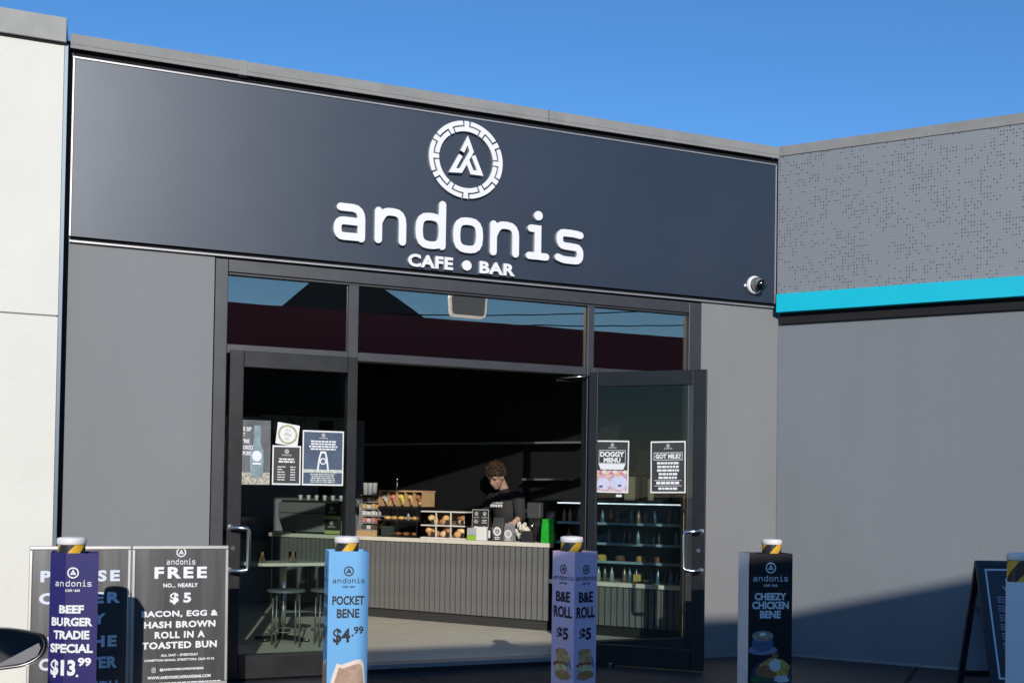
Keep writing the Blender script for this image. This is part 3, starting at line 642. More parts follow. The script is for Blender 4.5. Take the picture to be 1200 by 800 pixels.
def make_bollard(x, y, H, label):
    t = thing('bollard', label, 'bollard', (x, y, 0), random.uniform(0, 0.6), 'striped bollards along the kerb'); r = 0.068
    M = Matrix.Translation(Vector((x, y, 0)))
    MB().cyl((x, y, 0), (x, y, H-0.0365), r, n=32, caps=False).build('post', M_HAZ, t)
    MB().lathe([(r+0.002, H-0.038), (r+0.005, H-0.034), (r+0.005, H-0.012), (r+0.002, H-0.004), (r-0.012, H), (0.0, H+0.004)], (x, y, 0), 32).build('cap', M_CAPW, t)
    MB().cyl((x, y, 0.004), (x, y, 0.016), r+0.05, n=24).build('base_plate', M_BLACK, t)
    return t
def faceF(a, b, z):          # frame of a sleeve face: origin at top middle
    a = Vector(a); b = Vector(b); u = (b-a).normalized(); mid = (a+b)/2
    return frame((mid.x, mid.y, z), (u.x, u.y, 0)), (b-a).length
def sleeve(pts, ztop, label, material, bx, by):
    t = thing('bollard_sleeve', label, 'sign', (bx, by, 0), 0, 'printed sleeves on the bollards')
    n = len(pts); th = 0.004
    for i in range(n):
        a = Vector((*pts[i], 0)); b = Vector((*pts[(i+1) % n], 0)); F, w = faceF(a, b, ztop)
        mb = MB(); mb.fbox(F, -w/2+0.001, w/2-0.001, -ztop+0.01, 0, -th, 0.0); mb.build('panel', material if not isinstance(material, list) else material[i], t)
    return t
# navy: one printed face folded gently down the middle
VS, VD = Vector((0.9313, -0.3642, 0)), Vector((0.3642, 0.9313, 0))
def ray2(c, off): c = Vector((*c, 0)); return c+off
c0_ = Vector((-6.074+0.02, -2.32+0.06, 0))
make_bollard(c0_.x, c0_.y, 1.198, 'striped bollard with white cap inside the navy sleeve, leftmost of the row')
P1 = c0_+VS*0.016-VD*0.112; P0 = P1-VS*0.089+VD*0.026; P2 = P1+VS*0.166+VD*0.018; backo = Vector((0.0, 0.21, 0))
t = sleeve([tuple(P0[:2]), tuple(P1[:2]), tuple(P2[:2]), tuple((P2+backo)[:2]), tuple((P0+backo)[:2])], 1.12, 'navy beef burger tradie special sleeve over the leftmost bollard', M_NAVY, c0_.x, c0_.y)
l1, l2 = (P1-P0).length, (P2-P1).length; uA = (P1-P0).normalized(); uB = (P2-P1).normalized(); zz = Vector((0, 0, 1)); Wt = l1+l2
def FN(a, b, c=0.0):
    s_ = a+Wt/2
    if s_ < l1: p = P0+uA*s_; n = uA.cross(zz)
    else: p = P1+uB*(s_-l1); n = uB.cross(zz)
    return p+zz*(1.12+b)+n*(c+0.004)
def square_sleeve(c, a, b):
    c = Vector((*c, 0)); B = c-VS*((b-a)/2)-VD*((a+b)/2); A = B-VS*a+VD*b; D = B+VS*b+VD*a; E_ = A+D-B
    return [tuple(q[:2]) for q in (A, B, D, E_)]
sc = 1/223
mb = MB()
for s_, yy, w_, hh in (('BEEF', 710.5, 27, 9.5), ('BURGER', 725, 46, 10), ('TRADIE', 740, 40, 10), ('SPECIAL', 755.5, 48, 10.5)):
    mb.text(FN, s_, 0, (646-yy)*sc, w_*sc*1.04, hh*sc, bold=0.045)
mb.text(FN, '$13', -9*sc, (646-779)*sc, 30*sc, 21*sc, bold=0.045); mb.text(FN, '.', 8*sc, (646-787)*sc, 3*sc, 3*sc, bold=0.05); mb.text(FN, '99', 16*sc, (646-771)*sc, 15*sc, 10*sc, bold=0.045)
mb.build('lettering', M_PRINTW, t); logo(t, FN, 1*sc, (646-662)*sc, 42*sc, M_PRINTW, r=6.5*sc)
mb = MB(); mb.ell(FN, 2*sc, (646-812)*sc, 14*sc, 16*sc, 0.003); mb.build('bun_picture', mat('bun_print', (0.65, 0.22, 0.09), 0.5, var=0.3, vs=30), t)
mb = MB(); mb.ell(FN, 2*sc, (646-830)*sc, 16*sc, 10*sc, 0.0035, jit=0.15); mb.build('filling_picture', mat('filling_print', (0.40, 0.12, 0.05), 0.5, var=0.6, vs=50), t)

# food pictures
def burger_pic(t, F, uc, vtop, w):
    for k, (dv, ru, rv, m_) in enumerate(((0.16, 0.34, 0.17, mat('toast_print', (0.62, 0.33, 0.12), 0.5, var=0.45, vs=40)), (0.38, 0.40, 0.20, mat('bread_print', (0.70, 0.42, 0.17), 0.5, var=0.5, vs=45)),
                              (0.62, 0.42, 0.13, mat('bacon_print', (0.42, 0.12, 0.06), 0.5, var=0.7, vs=60)), (0.75, 0.40, 0.14, mat('egg_print', (0.78, 0.62, 0.30), 0.5, var=0.4, vs=40)), (1.0, 0.44, 0.18, mat('lower_bun_print', (0.55, 0.28, 0.10), 0.5, var=0.5, vs=40)))):
        mb = MB(); mb.ell(F, uc-0.03*w+0.05*w*math.sin(k*2), vtop-dv*w, ru*w, rv*w, 0.0025+0.0006*k, 18, 0.14); mb.build('food_picture', m_, t)
    mb = MB()
    for i in range(7): mb.ribbon(F, [(uc+(0.12+0.05*i)*w, vtop-(0.10+0.05*i)*w), (uc+(0.22+0.045*i)*w, vtop-(0.28+0.09*i)*w)], 0.03*w, 0.0020)
    mb.build('paper_print', mat('blue_check_print', (0.16, 0.22, 0.40), 0.5, var=0.5, vs=60), t)
# blue
sc = 1/201
bc = (-4.565+0.0, -2.19); make_bollard(*bc, 1.2, 'striped bollard with white cap inside the sky blue sleeve')
A, B, D, E_ = square_sleeve(bc, 0.063, 0.222)
t = sleeve([A, B, D, E_], 1.118, 'sky blue pocket bene sleeve over the bollard before the left door leaf', M_BLUE, *bc)
for (a, b) in ((B, D), (A, B)):
    F, wF = faceF((*a, 0), (*b, 0), 1.118); q = wF*201/45*1.0
    mb = MB(); 
    for s_, yy, w_, hh in (('POCKET', 700.5, 37, 10.5), ('BENE', 715.5, 26, 10.5)): mb.text(F, s_, 0, (644-yy)*sc, w_*sc, hh*sc, bold=0.03)
    mb.text(F, '$4', -7*sc, (644-742)*sc, 20*sc, 19*sc, bold=0.03); mb.text(F, '.', 5.5*sc, (644-741)*sc, 2.4*sc, 2.4*sc, bold=0.05); mb.text(F, '99', 12.5*sc, (644-735)*sc, 11*sc, 9*sc, bold=0.03)
    mb.build('lettering', M_PRINTB, t); logo(t, F, 0, (644-661)*sc, 37*sc, M_PRINTB, r=5.8*sc)
    bowl = [(-12, -128), (-8, -131), (4, -127), (15, -124), (19, -129), (21, -150), (21, -190), (-16, -190), (-19, -150), (-16, -140)]
    mb = MB(); mb.poly(F, rp([(x*sc, y*sc) for x, y in bowl], 5*sc, True), 0.0024); mb.build('tray_picture', mat('tray_rim_print', (0.78, 0.66, 0.56), 0.5), t)
    mb = MB(); mb.poly(F, rp([(x*sc*0.85+1*sc, (y+150)*sc*0.88-152*sc) for x, y in bowl], 5*sc, True), 0.0030); mb.build('tray_picture', mat('tray_inside_print', (0.42, 0.28, 0.20), 0.5, var=0.3, vs=12), t)
# lilac
sc = 1/183.6
bc = (-3.105, -2.165); make_bollard(bc[0]-0.0, bc[1],  1.199, 'striped bollard with white cap inside the lilac sleeve')
A, B, D, E_ = square_sleeve((bc[0]+0.022, bc[1]-0.008), 0.134, 0.151)
t = sleeve([A, B, D, E_], 1.106, 'lilac bacon and egg roll sleeve turned corner on, before the right door leaf', M_LILAC, *bc)
for (a, b) in ((A, B), (B, D)):
    F, wF = faceF((*a, 0), (*b, 0), 1.106); k = wF/(27*sc)
    mb = MB()
    for s_, yy, w_, hh in (('B&E', 698.5, 17, 12.5), ('ROLL', 716, 22, 13.5), ('$5', 742, 14, 16)): mb.text(F, s_, 0, (646-yy)*sc, w_*sc*k, hh*sc, bold=0.035)
    mb.build('lettering', M_PRINTB, t); logo(t, F, 0, (646-661)*sc, 24*sc*k, M_PRINTB, r=5.4*sc)
    burger_pic(t, F, 0, (646-758)*sc, 0.165)
    mb = MB(); e_ = wF/2-0.022
    for v0_ in (-0.16, -0.46): mb.poly(F, [(e_, v0_-0.13), (e_+0.016, v0_-0.13), (e_+0.016, v0_), (e_, v0_)], 0.0016)
    mb.build('tape_strip', mat('pale_lilac_tape', (0.82, 0.66, 0.82), 0.3), t) if (a, b) == (A, B) else None
# black
sc = 1/160
bc = (-1.576+0.05+0.13, -1.921+0.07-0.05); make_bollard(*bc, 1.168, 'striped bollard with white cap inside the black sleeve before the right wall')
c = Vector((*bc, 0)); B = c-VS*0.185-VD*0.10; A = B-VS*0.038+VD*0.17; D = B+VS*0.325+VD*0.05; E_ = A+D-B
A, B, D, E_ = [tuple(q[:2]) for q in (A, B, D, E_)]
t = sleeve([A, B, D, E_], 1.068, 'black cheezy chicken bene sleeve over the bollard near the wall corner', [M_WCOR, M_BLKCOR, M_BLKCOR, M_BLKCOR], *bc)
F, wF = faceF((*B, 0), (*D, 0), 1.068)
mb = MB()
for s_, yy, w_, hh in (('CHEEZY', 697, 40, 8.5), ('CHICKEN', 707, 46, 8.8), ('BENE', 717.5, 26, 8.8)): mb.text(F, s_, 0.0, (648-yy)*sc, w_*sc*0.96, hh*sc, bold=0.045)
mb.build('lettering', M_PRINTW, t); logo(t, F, 0, (648-658)*sc, 42*sc, M_PRINTW, r=6.3*sc)
def el(nm, uc, yc, ru, rv, n0, m_, jit=0.0):
    mb = MB(); mb.ell(F, uc*sc, (648-yc)*sc, ru*sc, rv*sc, n0, 22, jit); mb.build(nm, m_, t)
blue_cup = mat('slate_cup_print', (0.10, 0.13, 0.22), 0.5, var=0.2)
el('saucer_picture', -9, 758, 18, 5.5, 0.0022, mat('saucer_print', (0.20, 0.24, 0.34), 0.5)); el('cup_picture', -9, 750, 13, 10, 0.0026, blue_cup)
el('cup_picture', -9, 742, 13, 6, 0.003, mat('cup_rim_print', (0.30, 0.26, 0.26), 0.5)); el('coffee_picture', -9, 741.5, 11, 4.6, 0.0034, mat('latte_print', (0.42, 0.26, 0.17), 0.5, var=0.6, vs=60)); el('coffee_picture', -9, 740, 4, 2, 0.0038, M_PAPERW)
el('plate_picture', 2, 790, 25, 23, 0.0030, mat('dark_plate_print', (0.05, 0.06, 0.09), 0.5)); el('food_picture', 6, 779, 18, 11, 0.0036, mat('yellow_food_print', (0.55, 0.33, 0.07), 0.5, var=0.8, vs=70), 0.2)
el('food_picture', -4, 783, 12, 8, 0.0040, mat('chicken_print', (0.34, 0.13, 0.05), 0.5, var=0.8, vs=70), 0.2); el('food_picture', 6, 775, 8, 7, 0.0044, mat('poached_egg_print', (0.72, 0.68, 0.60), 0.5, var=0.1), 0.12)
el('food_picture', 6, 764, 4, 3, 0.0048, mat('crumb_print', (0.30, 0.14, 0.05), 0.5), 0.2); el('food_picture', 14, 791, 9, 4, 0.0046, mat('sauce_print', (0.62, 0.60, 0.62), 0.5, var=0.2), 0.2); el('food_picture', -10, 791, 12, 4, 0.0050, mat('herb_print', (0.06, 0.12, 0.04), 0.5, var=0.6, vs=90), 0.3)
# far right: blank white sleeve, close to the camera
bc = (-1.485, -4.195); make_bollard(*bc, 1.2, 'striped bollard with white cap at the far right edge')
VS, VD = Vector((0.696, -0.718, 0)), Vector((0.718, 0.696, 0))
A, B, D, E_ = square_sleeve((bc[0]+0.016, bc[1]-0.016), 0.002, 0.186)
t = sleeve([A, B, D, E_], 1.055, 'blank white sleeve over the bollard at the far right edge', M_WCOR, *bc)

# ================================================================ PAVEMENT SIGNS
CT = C_SIGNS; AU = 1/KX
M_BOARD = mat('brushed_grey_board', (0.10, 0.10, 0.105), 0.30, metal=0.75, var=0.10, vs=2, stretch=(6, 1, 0.4))
M_SNAP = mat('satin_silver_frame', (0.42, 0.41, 0.39), 0.35, metal=0.6, var=0.05)
def board(x0, x1, yb, label):
    t = thing('pavement_sign', label, 'sign', ((x0+x1)/2, yb, 0), 0, 'silver framed pavement signs at the left')
    lean = 0.075; o = Vector(((x0+x1)/2, yb-0.03, 0)); v = Vector((0, lean, 1)).normalized()
    F = frame(o, (1, 0, 0), v); w = (x1-x0)/2; z0, z1 = 0.20, 1.10
    mb = MB(); mb.fbox(F, -w+0.02, w-0.02, z0+0.02, z1-0.02, -0.014, 0.0); mb.build('panel', M_BOARD, t)
    for a in ((-w, w, z1-0.024, z1), (-w, w, z0, z0+0.024), (-w, -w+0.024, z0+0.0245, z1-0.0245), (w-0.024, w, z0+0.0245, z1-0.0245)):
        mb = MB(); mb.fbox(F, a[0], a[1], a[2], a[3], -0.018, 0.007); mb.build('frame_rail', M_SNAP, t, bevel=0.004)
    for s_ in (-1, 1):
        mb = MB(); mb.fbox(F, s_*(w-0.03)-0.012, s_*(w-0.03)+0.012, 0.006, z0-0.001, -0.016, 0.002); mb.build('leg', M_SNAP, t)
        MB().cyl((o.x+s_*(w-0.03), yb+0.45, 0.006), (o.x+s_*(w-0.03), yb+0.06, z1-0.04), 0.012).build('rear_leg', M_SNAP, t)
    return t, F, w
t, F, w = board(-8.388, -7.652, -2.2, 'silver framed free bacon egg roll sign, the right one of the pair')
sv = 0.9/158; su = 0.736/114
V = lambda y: 1.10-(y-640)*sv
mb = MB()
for s_, y, ww, hh, sp in (('FREE', 670.5, 62, 13, 1.3), ('NO... NEARLY', 684.7, 41, 4.6, 1.1), ('$ 5', 699.5, 25, 13, 1.0), ('BACON, EGG &', 717, 90, 8, 1.1), ('HASH BROWN', 728.5, 84, 7.5, 1.1), ('ROLL IN A', 740, 59, 7.8, 1.15), ('TOASTED BUN', 751.5, 88, 7.8, 1.1),
                      ('ALL DAY - EVERYDAY', 762.5, 44, 2.8, 1.1), ('COMPTON ROAD, STRETTON, QLD 4116', 768, 82, 3.0, 1.05), ('@ANDONISCAFEANDBAR', 778.5, 52, 3.4, 1.05), ('WWW.ANDONISCAFEANDBAR.COM', 787, 74, 3.4, 1.05)):
    mb.text(F, s_, (3 if y == 778.5 else 0)*su, V(y), ww*su, hh*sv, 0.002, bold=0.04, sp=sp)
mb.ribbon(F, rp([(-32*su, V(776)), (-28*su, V(776)), (-28*su, V(781)), (-32*su, V(781))], 0.006, True), 0.003, 0.002, closed=True); mb.annulus(F, -30*su, V(778.5), 0.004, 0.007, 0.002, k=12)
bars(mb, F, -50*su, 50*su, V(796.5), V(792.0), 2, 0.002, 0.45, 0.05)
mb.build('lettering', M_PRINTW, t); logo(t, F, 0, V(642.5), 34*su, M_PRINTW, sub=False, r=0.030)
t, F, w = board(-9.125, -8.396, -2.2, 'silver framed please order sign, partly hidden behind the navy sleeve')
mb = MB()
for s_, y, ww, hh, sp in (('PLEASE', 673, 88, 12.5, 1.3), ('ORDER', 697, 90, 12.5, 1.3), ('& PAY', 720, 58, 12, 1.2), ('AT THE', 744.5, 84, 12.5, 1.2), ('COUNTER', 767.5, 86, 13, 1.05), ('THANK YOU', 793, 88, 11.5, 1.05)):
    mb.text(F, s_, 0, V(y), ww*su, hh*sv, 0.002, bold=0.045, sp=sp)
mb.build('lettering', mat('off_white_print', (0.62, 0.66, 0.74), 0.5), t)

# right A-frame: front and rear panels hinged at the top
CT = C_ID; AU = 1.0
pa, pb = Vector((0.495, -1.74, 0)), Vector((0.288, -2.305, 0)); ax = (pb-pa).normalized(); perp = Vector((-ax.y, ax.x, 0))
mid = (pa+pb)/2; W = 0.62
t = thing('a_frame_sign', 'black A frame menu board with white printed lines standing by the right wall', 'sign', mid)
def panelF(foot):          # u = perp, v = from foot up to apex
    apex = mid+Vector((0, 0, 1.005)); v = (apex-foot).normalized(); return frame(foot, perp, v), (apex-foot).length
Ff, Lf = panelF(pb); Fb, Lb = panelF(pa)
fbk = mat('a_frame_black', (0.02, 0.021, 0.025), 0.4, var=0.1)
for F, L_, nm in ((Ff, Lf, 'front'), (Fb, Lb, 'rear')):
    for a in ((0, 0.045, 0.01, L_), (W-0.045, W, 0.01, L_), (0.046, W-0.046, 0.075, 0.125), (0.046, W-0.046, L_-0.045, L_)):
        mb = MB(); mb.fbox(F, *a, -0.012 if nm == 'front' else -0.013, 0.014); mb.build('frame_rail', fbk, t, bevel=0.003)
mb = MB(); mb.fbox(Ff, 0.0462, W-0.0462, 0.126, Lf-0.046, -0.004, 0.004); mb.build('front_panel', mat('slate_panel', (0.035, 0.038, 0.05), 0.45), t)
mb = MB(); mb.fbox(Fb, 0.0462, W-0.0462, 0.126, Lb-0.046, -0.004, 0.004); mb.build('rear_panel', mat('pale_blue_grey_panel', (0.36, 0.40, 0.46), 0.5), t)
mb = MB(); mb.ribbon(Ff, [(0.07, 0.15), (W-0.07, 0.15), (W-0.07, Lf-0.07), (0.07, Lf-0.07)], 0.013, 0.0055, closed=True); mb.build('border_print', M_PRINTW, t)
mb = MB(); mb.text(Ff, 'COFFEE', W/2+0.02, Lf-0.15, 0.24, 0.042, 0.006, 0.04); mb.text(Ff, 'VARIETIES', W/2+0.02, Lf-0.215, 0.30, 0.042, 0.006, 0.04)
for k in range(9): bars(mb, Ff, 0.13, W-0.12, Lf-0.33-0.07*k, Lf-0.275-0.07*k, 3, 0.006, 0.4, 0.5, center=False)
mb.build('lettering', mat('grey_print', (0.42, 0.45, 0.52), 0.5), t)
a_ = (pa*0.36+(mid+Vector((0, 0, 1.0)))*0.64); b_ = (pb*0.36+(mid+Vector((0, 0, 1.0)))*0.64)
MB().cyl(a_+perp*0.02, b_+perp*0.02, 0.009).build('spreader_bar', fbk, t)

# ================================================================ INTERIOR
CT = C_BAR; AU = 1/KW; RB = R(40.91)
ct = thing('counter', 'long serving counter clad in grey vertical slats with a pale top', 'counter', (-0.1, 5.2, 0.076), RB)
MB().box(-0.36, 0.22, 2.78, 7.70, 0.18, 0.925).build('carcass', M_BLACK, ct)
MB().box(-0.34, 0.20, 2.80, 7.68, 0.076, 0.18).build('kickboard', mat('dark_kick', (0.035, 0.035, 0.035), 0.5), ct)
MB().box(-0.43, 0.26, 2.74, 7.74, 0.928, 0.972).build('benchtop', M_STONE, ct, bevel=0.005)
me = mesh_of(MB().box(-0.02, 0.02, -0.035, 0.035, 0.185, 0.925), 'slat', M_SLAT)
y = 2.80
while y < 7.68: inst('slat', me, ct, (-0.383, y, 0)); y += 0.088
MB().box(-0.43, 0.26, 7.745, 9.0, 0.88, 0.97).build('rear_shelf', M_BLACK, ct)
# refrigerated display
fd = thing('display_fridge', 'glass fronted refrigerated food display at the near end of the counter', 'display fridge', (-0.05, 1.8, 0.076), RB)
MB().box(-0.36, 0.40, 0.75, 2.72, 0.18, 0.57).build('base', M_BLACK, fd)
MB().box(-0.34, 0.38, 0.77, 2.70, 0.076, 0.18).build('kickboard', M_BLACK, fd)
me2 = mesh_of(MB().box(-0.02, 0.02, -0.035, 0.035, 0.185, 0.568), 'slat', M_SLAT)
y = 0.82
while y < 2.70: inst('slat', me2, fd, (-0.383, y, 0)); y += 0.088
MB().box(-0.44, 0.40, 0.72, 2.735, 0.571, 0.612).build('ledge', M_STONE, fd, bevel=0.004)
M_FBK = mat('fridge_back', (0.05, 0.09, 0.13), 0.35, var=0.2)
MB().box(0.30, 0.40, 0.75, 2.70, 0.613, 1.42).build('back_panel', M_FBK, fd)
MB().box(-0.38, 0.299, 0.75, 2.70, 1.395, 1.42).build('top_panel', M_BLACK, fd)
for yy in (0.75, 2.68): MB().box(-0.38, 0.299, yy, yy+0.02, 0.613, 1.394).build('side_glass', G_CASE, fd)
MB().box(-0.375, -0.369, 0.772, 2.678, 0.613, 1.394).build('front_glass', G_CASE, fd)
M_LED = mat('led_strip', (0.85, 0.93, 1.0), 0.5, emit=1.3)
MB().box(-0.366, -0.350, 0.80, 2.66, 1.380, 1.392).build('light_strip', M_LED, fd)
for z in (0.80, 0.98, 1.18):
    MB().box(-0.33, 0.29, 0.775, 2.675, z, z+0.006).build('shelf', G_CASE, fd)
    MB().box(-0.338, -0.331, 0.775, 2.675, z-0.006, z+0.020).build('shelf_edge', mat('pale_blue_strip', (0.30, 0.42, 0.50), 0.3), fd)
# goods in the fridge: bottles, tubs, slices
bottle_cols = [(0.16, 0.22, 0.26), (0.08, 0.14, 0.22), (0.30, 0.34, 0.36), (0.10, 0.12, 0.10), (0.22, 0.13, 0.08)]
me_b = [mesh_of(MB().lathe([(0.028, 0), (0.030, 0.01), (0.030, 0.085), (0.012, 0.115), (0.012, 0.135), (0.0, 0.137)], n=12), 'bottle', mat('bottle_%d' % i, c, 0.2)) for i, c in enumerate(bottle_cols)]
ORD = 'first second third fourth fifth sixth seventh eighth ninth tenth eleventh twelfth thirteenth fourteenth fifteenth sixteenth seventeenth eighteenth nineteenth twentieth twenty-first twenty-second twenty-third twenty-fourth last'.split()
for z, gap in ((0.613, 0.075), (0.987, 0.085), (1.187, 0.09)):
    y = 0.86; nb_ = 0
    while y < 2.62:
        if random.random() < 0.8:
            ci = random.randrange(5); o = bpy.data.objects.new('bottle', me_b[ci]); C.objects.link(o); o.location = CT((-0.26+random.uniform(0, 0.05), y, z+0.001))
            side = 'lowest' if z < 0.7 else ('middle' if z < 1.1 else 'top')
            nb_ += 1; tag(o, '%s drink bottle, %s from the right on the %s shelf of the display fridge' % (('grey', 'navy', 'pale', 'dark green', 'brown')[ci], ORD[min(nb_, 25)-1], side), 'bottle', 'bottles on the %s fridge shelf' % side)
        y += gap*random.uniform(1.0, 1.5)
cake = mat('golden_cake', (0.60, 0.38, 0.12), 0.6, var=0.3, vs=30)
for i, y in enumerate((0.95, 1.25, 1.48, 1.78, 2.05, 2.38)):
    c = cake if i in (2, 4) else mat('dark_slice', (0.14, 0.07, 0.04), 0.6, var=0.3, vs=30)
    o = MB().lathe([(0.065, 0), (0.07, 0.015), (0.068, 0.05), (0.055, 0.065), (0.0, 0.07)], (-0.22, y, 0.807), 14).build('cake', c); tag(o, ('%s round cake, %s from the right on the second shelf of the display fridge' % ('golden' if i in (2, 4) else 'dark', ('first', 'second', 'third', 'fourth', 'fifth', 'sixth')[i])), 'cake', ('golden' if i in (2, 4) else 'dark')+' cakes in the display fridge')
o = MB().box(-0.32, -0.20, 1.45, 1.56, 0.614, 0.70).build('sandwich_pack', mat('tan_pack', (0.62, 0.44, 0.16), 0.5), None, bevel=0.015); tag(o, 'tan sandwich pack at the front of the lowest fridge shelf', 'food pack')
# boxes on top
for i, (y0, y1, h) in enumerate(((1.60, 1.82, 0.24), (1.18, 1.55, 0.22), (0.86, 1.12, 0.20))):
    o = MB().box(0.0, 0.22, y0, y1, 1.4215, 1.42+h).build('storage_box', mat('dim_cardboard', (0.20, 0.17, 0.12), 0.7, var=0.15), None, bevel=0.004)
    tag(o, ('tallest of the three cardboard boxes on the display fridge', 'wide middle cardboard box on the display fridge', 'cardboard box nearest the shopfront on the display fridge')[i], 'box', 'boxes on the display fridge')

# shelves on the black wall
CT = C_BACK
for (y0, y1, z, lb) in ((4.75, 8.95, 2.055, 'long thin grey shelf high on the black back wall'), (5.0, 5.75, 1.63, 'short grey shelf on the black wall behind the worker')):
    s_ = MB().box(1.75, 1.95, y0, y1, z, z+0.022).build('wall_shelf', mat('dim_grey_metal', (0.22, 0.22, 0.23), 0.4)); tag(s_, lb, 'shelf', 'shelves on the black wall')
s_ = MB().box(1.70, 1.95, 2.3, 4.4, 1.70, 1.73).build('wall_shelf', mat('dim_timber', (0.16, 0.11, 0.07), 0.5)); tag(s_, 'dark timber shelf with boxes on the black wall at the right', 'shelf', 'shelves on the black wall')
for i in range(5):
    y0 = 2.5+i*0.36; o = MB().box(1.74, 1.92, y0, y0+0.24, 1.731, 1.93+0.04*(i % 2)).build('storage_box', mat('dim_kraft', (0.16, 0.14, 0.11), 0.7)); tag(o, '%s kraft storage box from the right on the dark timber shelf' % ('first', 'second', 'third', 'fourth', 'fifth')[i], 'box', 'boxes on the dark timber shelf')

CT = C_BAR
# ---- goods on the counter. Helper: YB(px) along the counter front
TOP = 0.972
M_SN = [mat('snack_a', (0.55, 0.20, 0.16), 0.45, var=0.3, vs=40), mat('snack_b', (0.30, 0.12, 0.05), 0.5, var=0.4, vs=40), mat('snack_c', (0.62, 0.60, 0.58), 0.4, var=0.3, vs=40), mat('snack_d', (0.60, 0.38, 0.14), 0.5, var=0.3, vs=40), mat('snack_e', (0.10, 0.08, 0.07), 0.4, var=0.3, vs=40), mat('snack_f', (0.58, 0.50, 0.08), 0.4, var=0.3, vs=40)]
def rack(nm, label, cat, x0, x1, y0, y1, z0, levels, dz, fm, back=None, thick=0.010, posts=True, shelfm=None):
    t = thing(nm, label, cat, ((x0+x1)/2, (y0+y1)/2, z0))
    for i in range(levels+1):
        MB().box(x0, x1, y0, y1, z0+i*dz, z0+i*dz+thick).build('shelf', shelfm or fm, t, bevel=0.001)
    if posts:
        for x in (x0, x1):
            for y in (y0, y1): MB().cyl((x, y, z0), (x, y, z0+levels*dz+thick), 0.006, n=8).build('post', fm, t)
    if back: MB().box(x1-0.004, x1, y0+0.008, y1-0.008, z0+thick+0.001, z0+levels*dz-0.001).build('back_panel', back, t)
    return t
wood = M_TIMBER
o = MB().box(-0.36, 0.06, 5.66, 6.05, TOP+0.0005, TOP+0.062).build('timber_riser', wood, None, bevel=0.004); tag(o, 'low pale timber riser at the far end of the counter display', 'riser')
rk = rack('snack_rack', 'tall see through rack of packaged snacks on the timber riser', 'rack', -0.33, 0.02, 5.67, 6.02, TOP+0.063, 5, 0.078, G_CASE if False else mat('grey_acrylic', (0.30, 0.33, 0.33), 0.2), shelfm=mat('grey_acrylic', (0.30, 0.33, 0.33), 0.2))
for lv in range(5):
    for j in range(4):
        zz_ = TOP+0.074+lv*0.078; yy = 5.71+j*0.085; m_ = M_SN[(4, 0, 2, 3, 1)[lv] if j != 2 else 2]
        o = MB().box(-0.31, -0.24, yy-0.03, yy+0.03, zz_+0.0003, zz_+0.045+0.008*(j % 2)).build('snack_pack', m_, None, bevel=0.008); tag(o, '%s snack pack from the right on the %s shelf of the tall rack' % (('first', 'second', 'third', 'fourth')[j], ('lowest', 'second', 'third', 'fourth', 'highest')[lv]), 'snack', 'snack packs in the tall rack')
# cup stacks
for i in range(3):
    y = 5.84+i*0.085; o = MB().lathe([(0.034, 0), (0.043, 0.13), (0.045, 0.132), (0.0, 0.134)], (-0.2, y, TOP+0.063+0.40+0.0005), 18).build('cup_stack', M_PAPERW); tag(o, '%s stack of white paper cups on top of the snack rack' % ('right', 'middle', 'left')[i], 'cups', 'stacks of paper cups')
# three tier case
M_CASEBK = mat('case_black', (0.02, 0.02, 0.02), 0.3)
t = thing('cookie_case', 'black framed two tier glass case of baked goods on the counter', 'display case', (-0.2, 5.28, TOP))
y0, y1 = 4.94, 5.66
for z in (TOP+0.001, TOP+0.175, TOP+0.315): MB().box(-0.38, -0.02, y0, y1, z, z+0.012).build('shelf', M_CASEBK, t)
for y in (y0, y1-0.006): MB().box(-0.378, -0.022, y, y+0.006, TOP+0.0135, TOP+0.174).build('side_glass', G_CASE, t)
MB().box(-0.378, -0.372, y0+0.007, y1-0.007, TOP+0.0135, TOP+0.174).build('front_glass', G_CASE, t)
for x in (-0.375, -0.03):
    for y in (y0+0.006, (y0+y1)/2, y1-0.012): MB().cyl((x, y, TOP+0.001), (x, y, TOP+0.315), 0.006, n=8).build('post', M_CASEBK, t)
t2 = thing('pastry_tray', 'timber framed tray of wrapped slices stacked on the black case', 'tray', (-0.2, 5.25, TOP+0.33))
z = TOP+0.3285; ty0, ty1 = 4.86, 5.64
MB().box(-0.38, -0.02, ty0, ty1, z, z+0.012).build('base', M_CASEBK, t2); MB().box(-0.385, -0.015, ty0-0.004, ty1+0.004, z+0.17, z+0.188).build('top', wood, t2, bevel=0.002)
MB().box(-0.03, -0.022, ty0+0.01, ty1-0.01, z+0.013, z+0.169).build('back_panel', M_CASEBK, t2)
for i in range(6):
    y = ty0+0.003+(ty1-ty0-0.012)*i/5; MB().box(-0.38, -0.031, y, y+0.006, z+0.0125, z+0.1695).build('divider', wood, t2)
for i in range(5):
    for k_ in range(3):
        y = ty0+0.08+i*0.155+random.uniform(-0.02, 0.02); m_ = M_SN[(1, 3, 5, 0, 2)[i] if k_ else 3]
        o = MB().ball((-0.30, y+0.03*(k_-1), z+0.045+0.035*k_), (0.04, 0.05, 0.028), 10, jit=0.12).build('wrapped_slice', m_); tag(o, '%s wrapped slice in the %s bay from the right of the timber framed tray' % (('lowest', 'middle', 'top')[k_], ('first', 'second', 'third', 'fourth', 'fifth')[i]), 'pastry', 'wrapped slices in the tray')
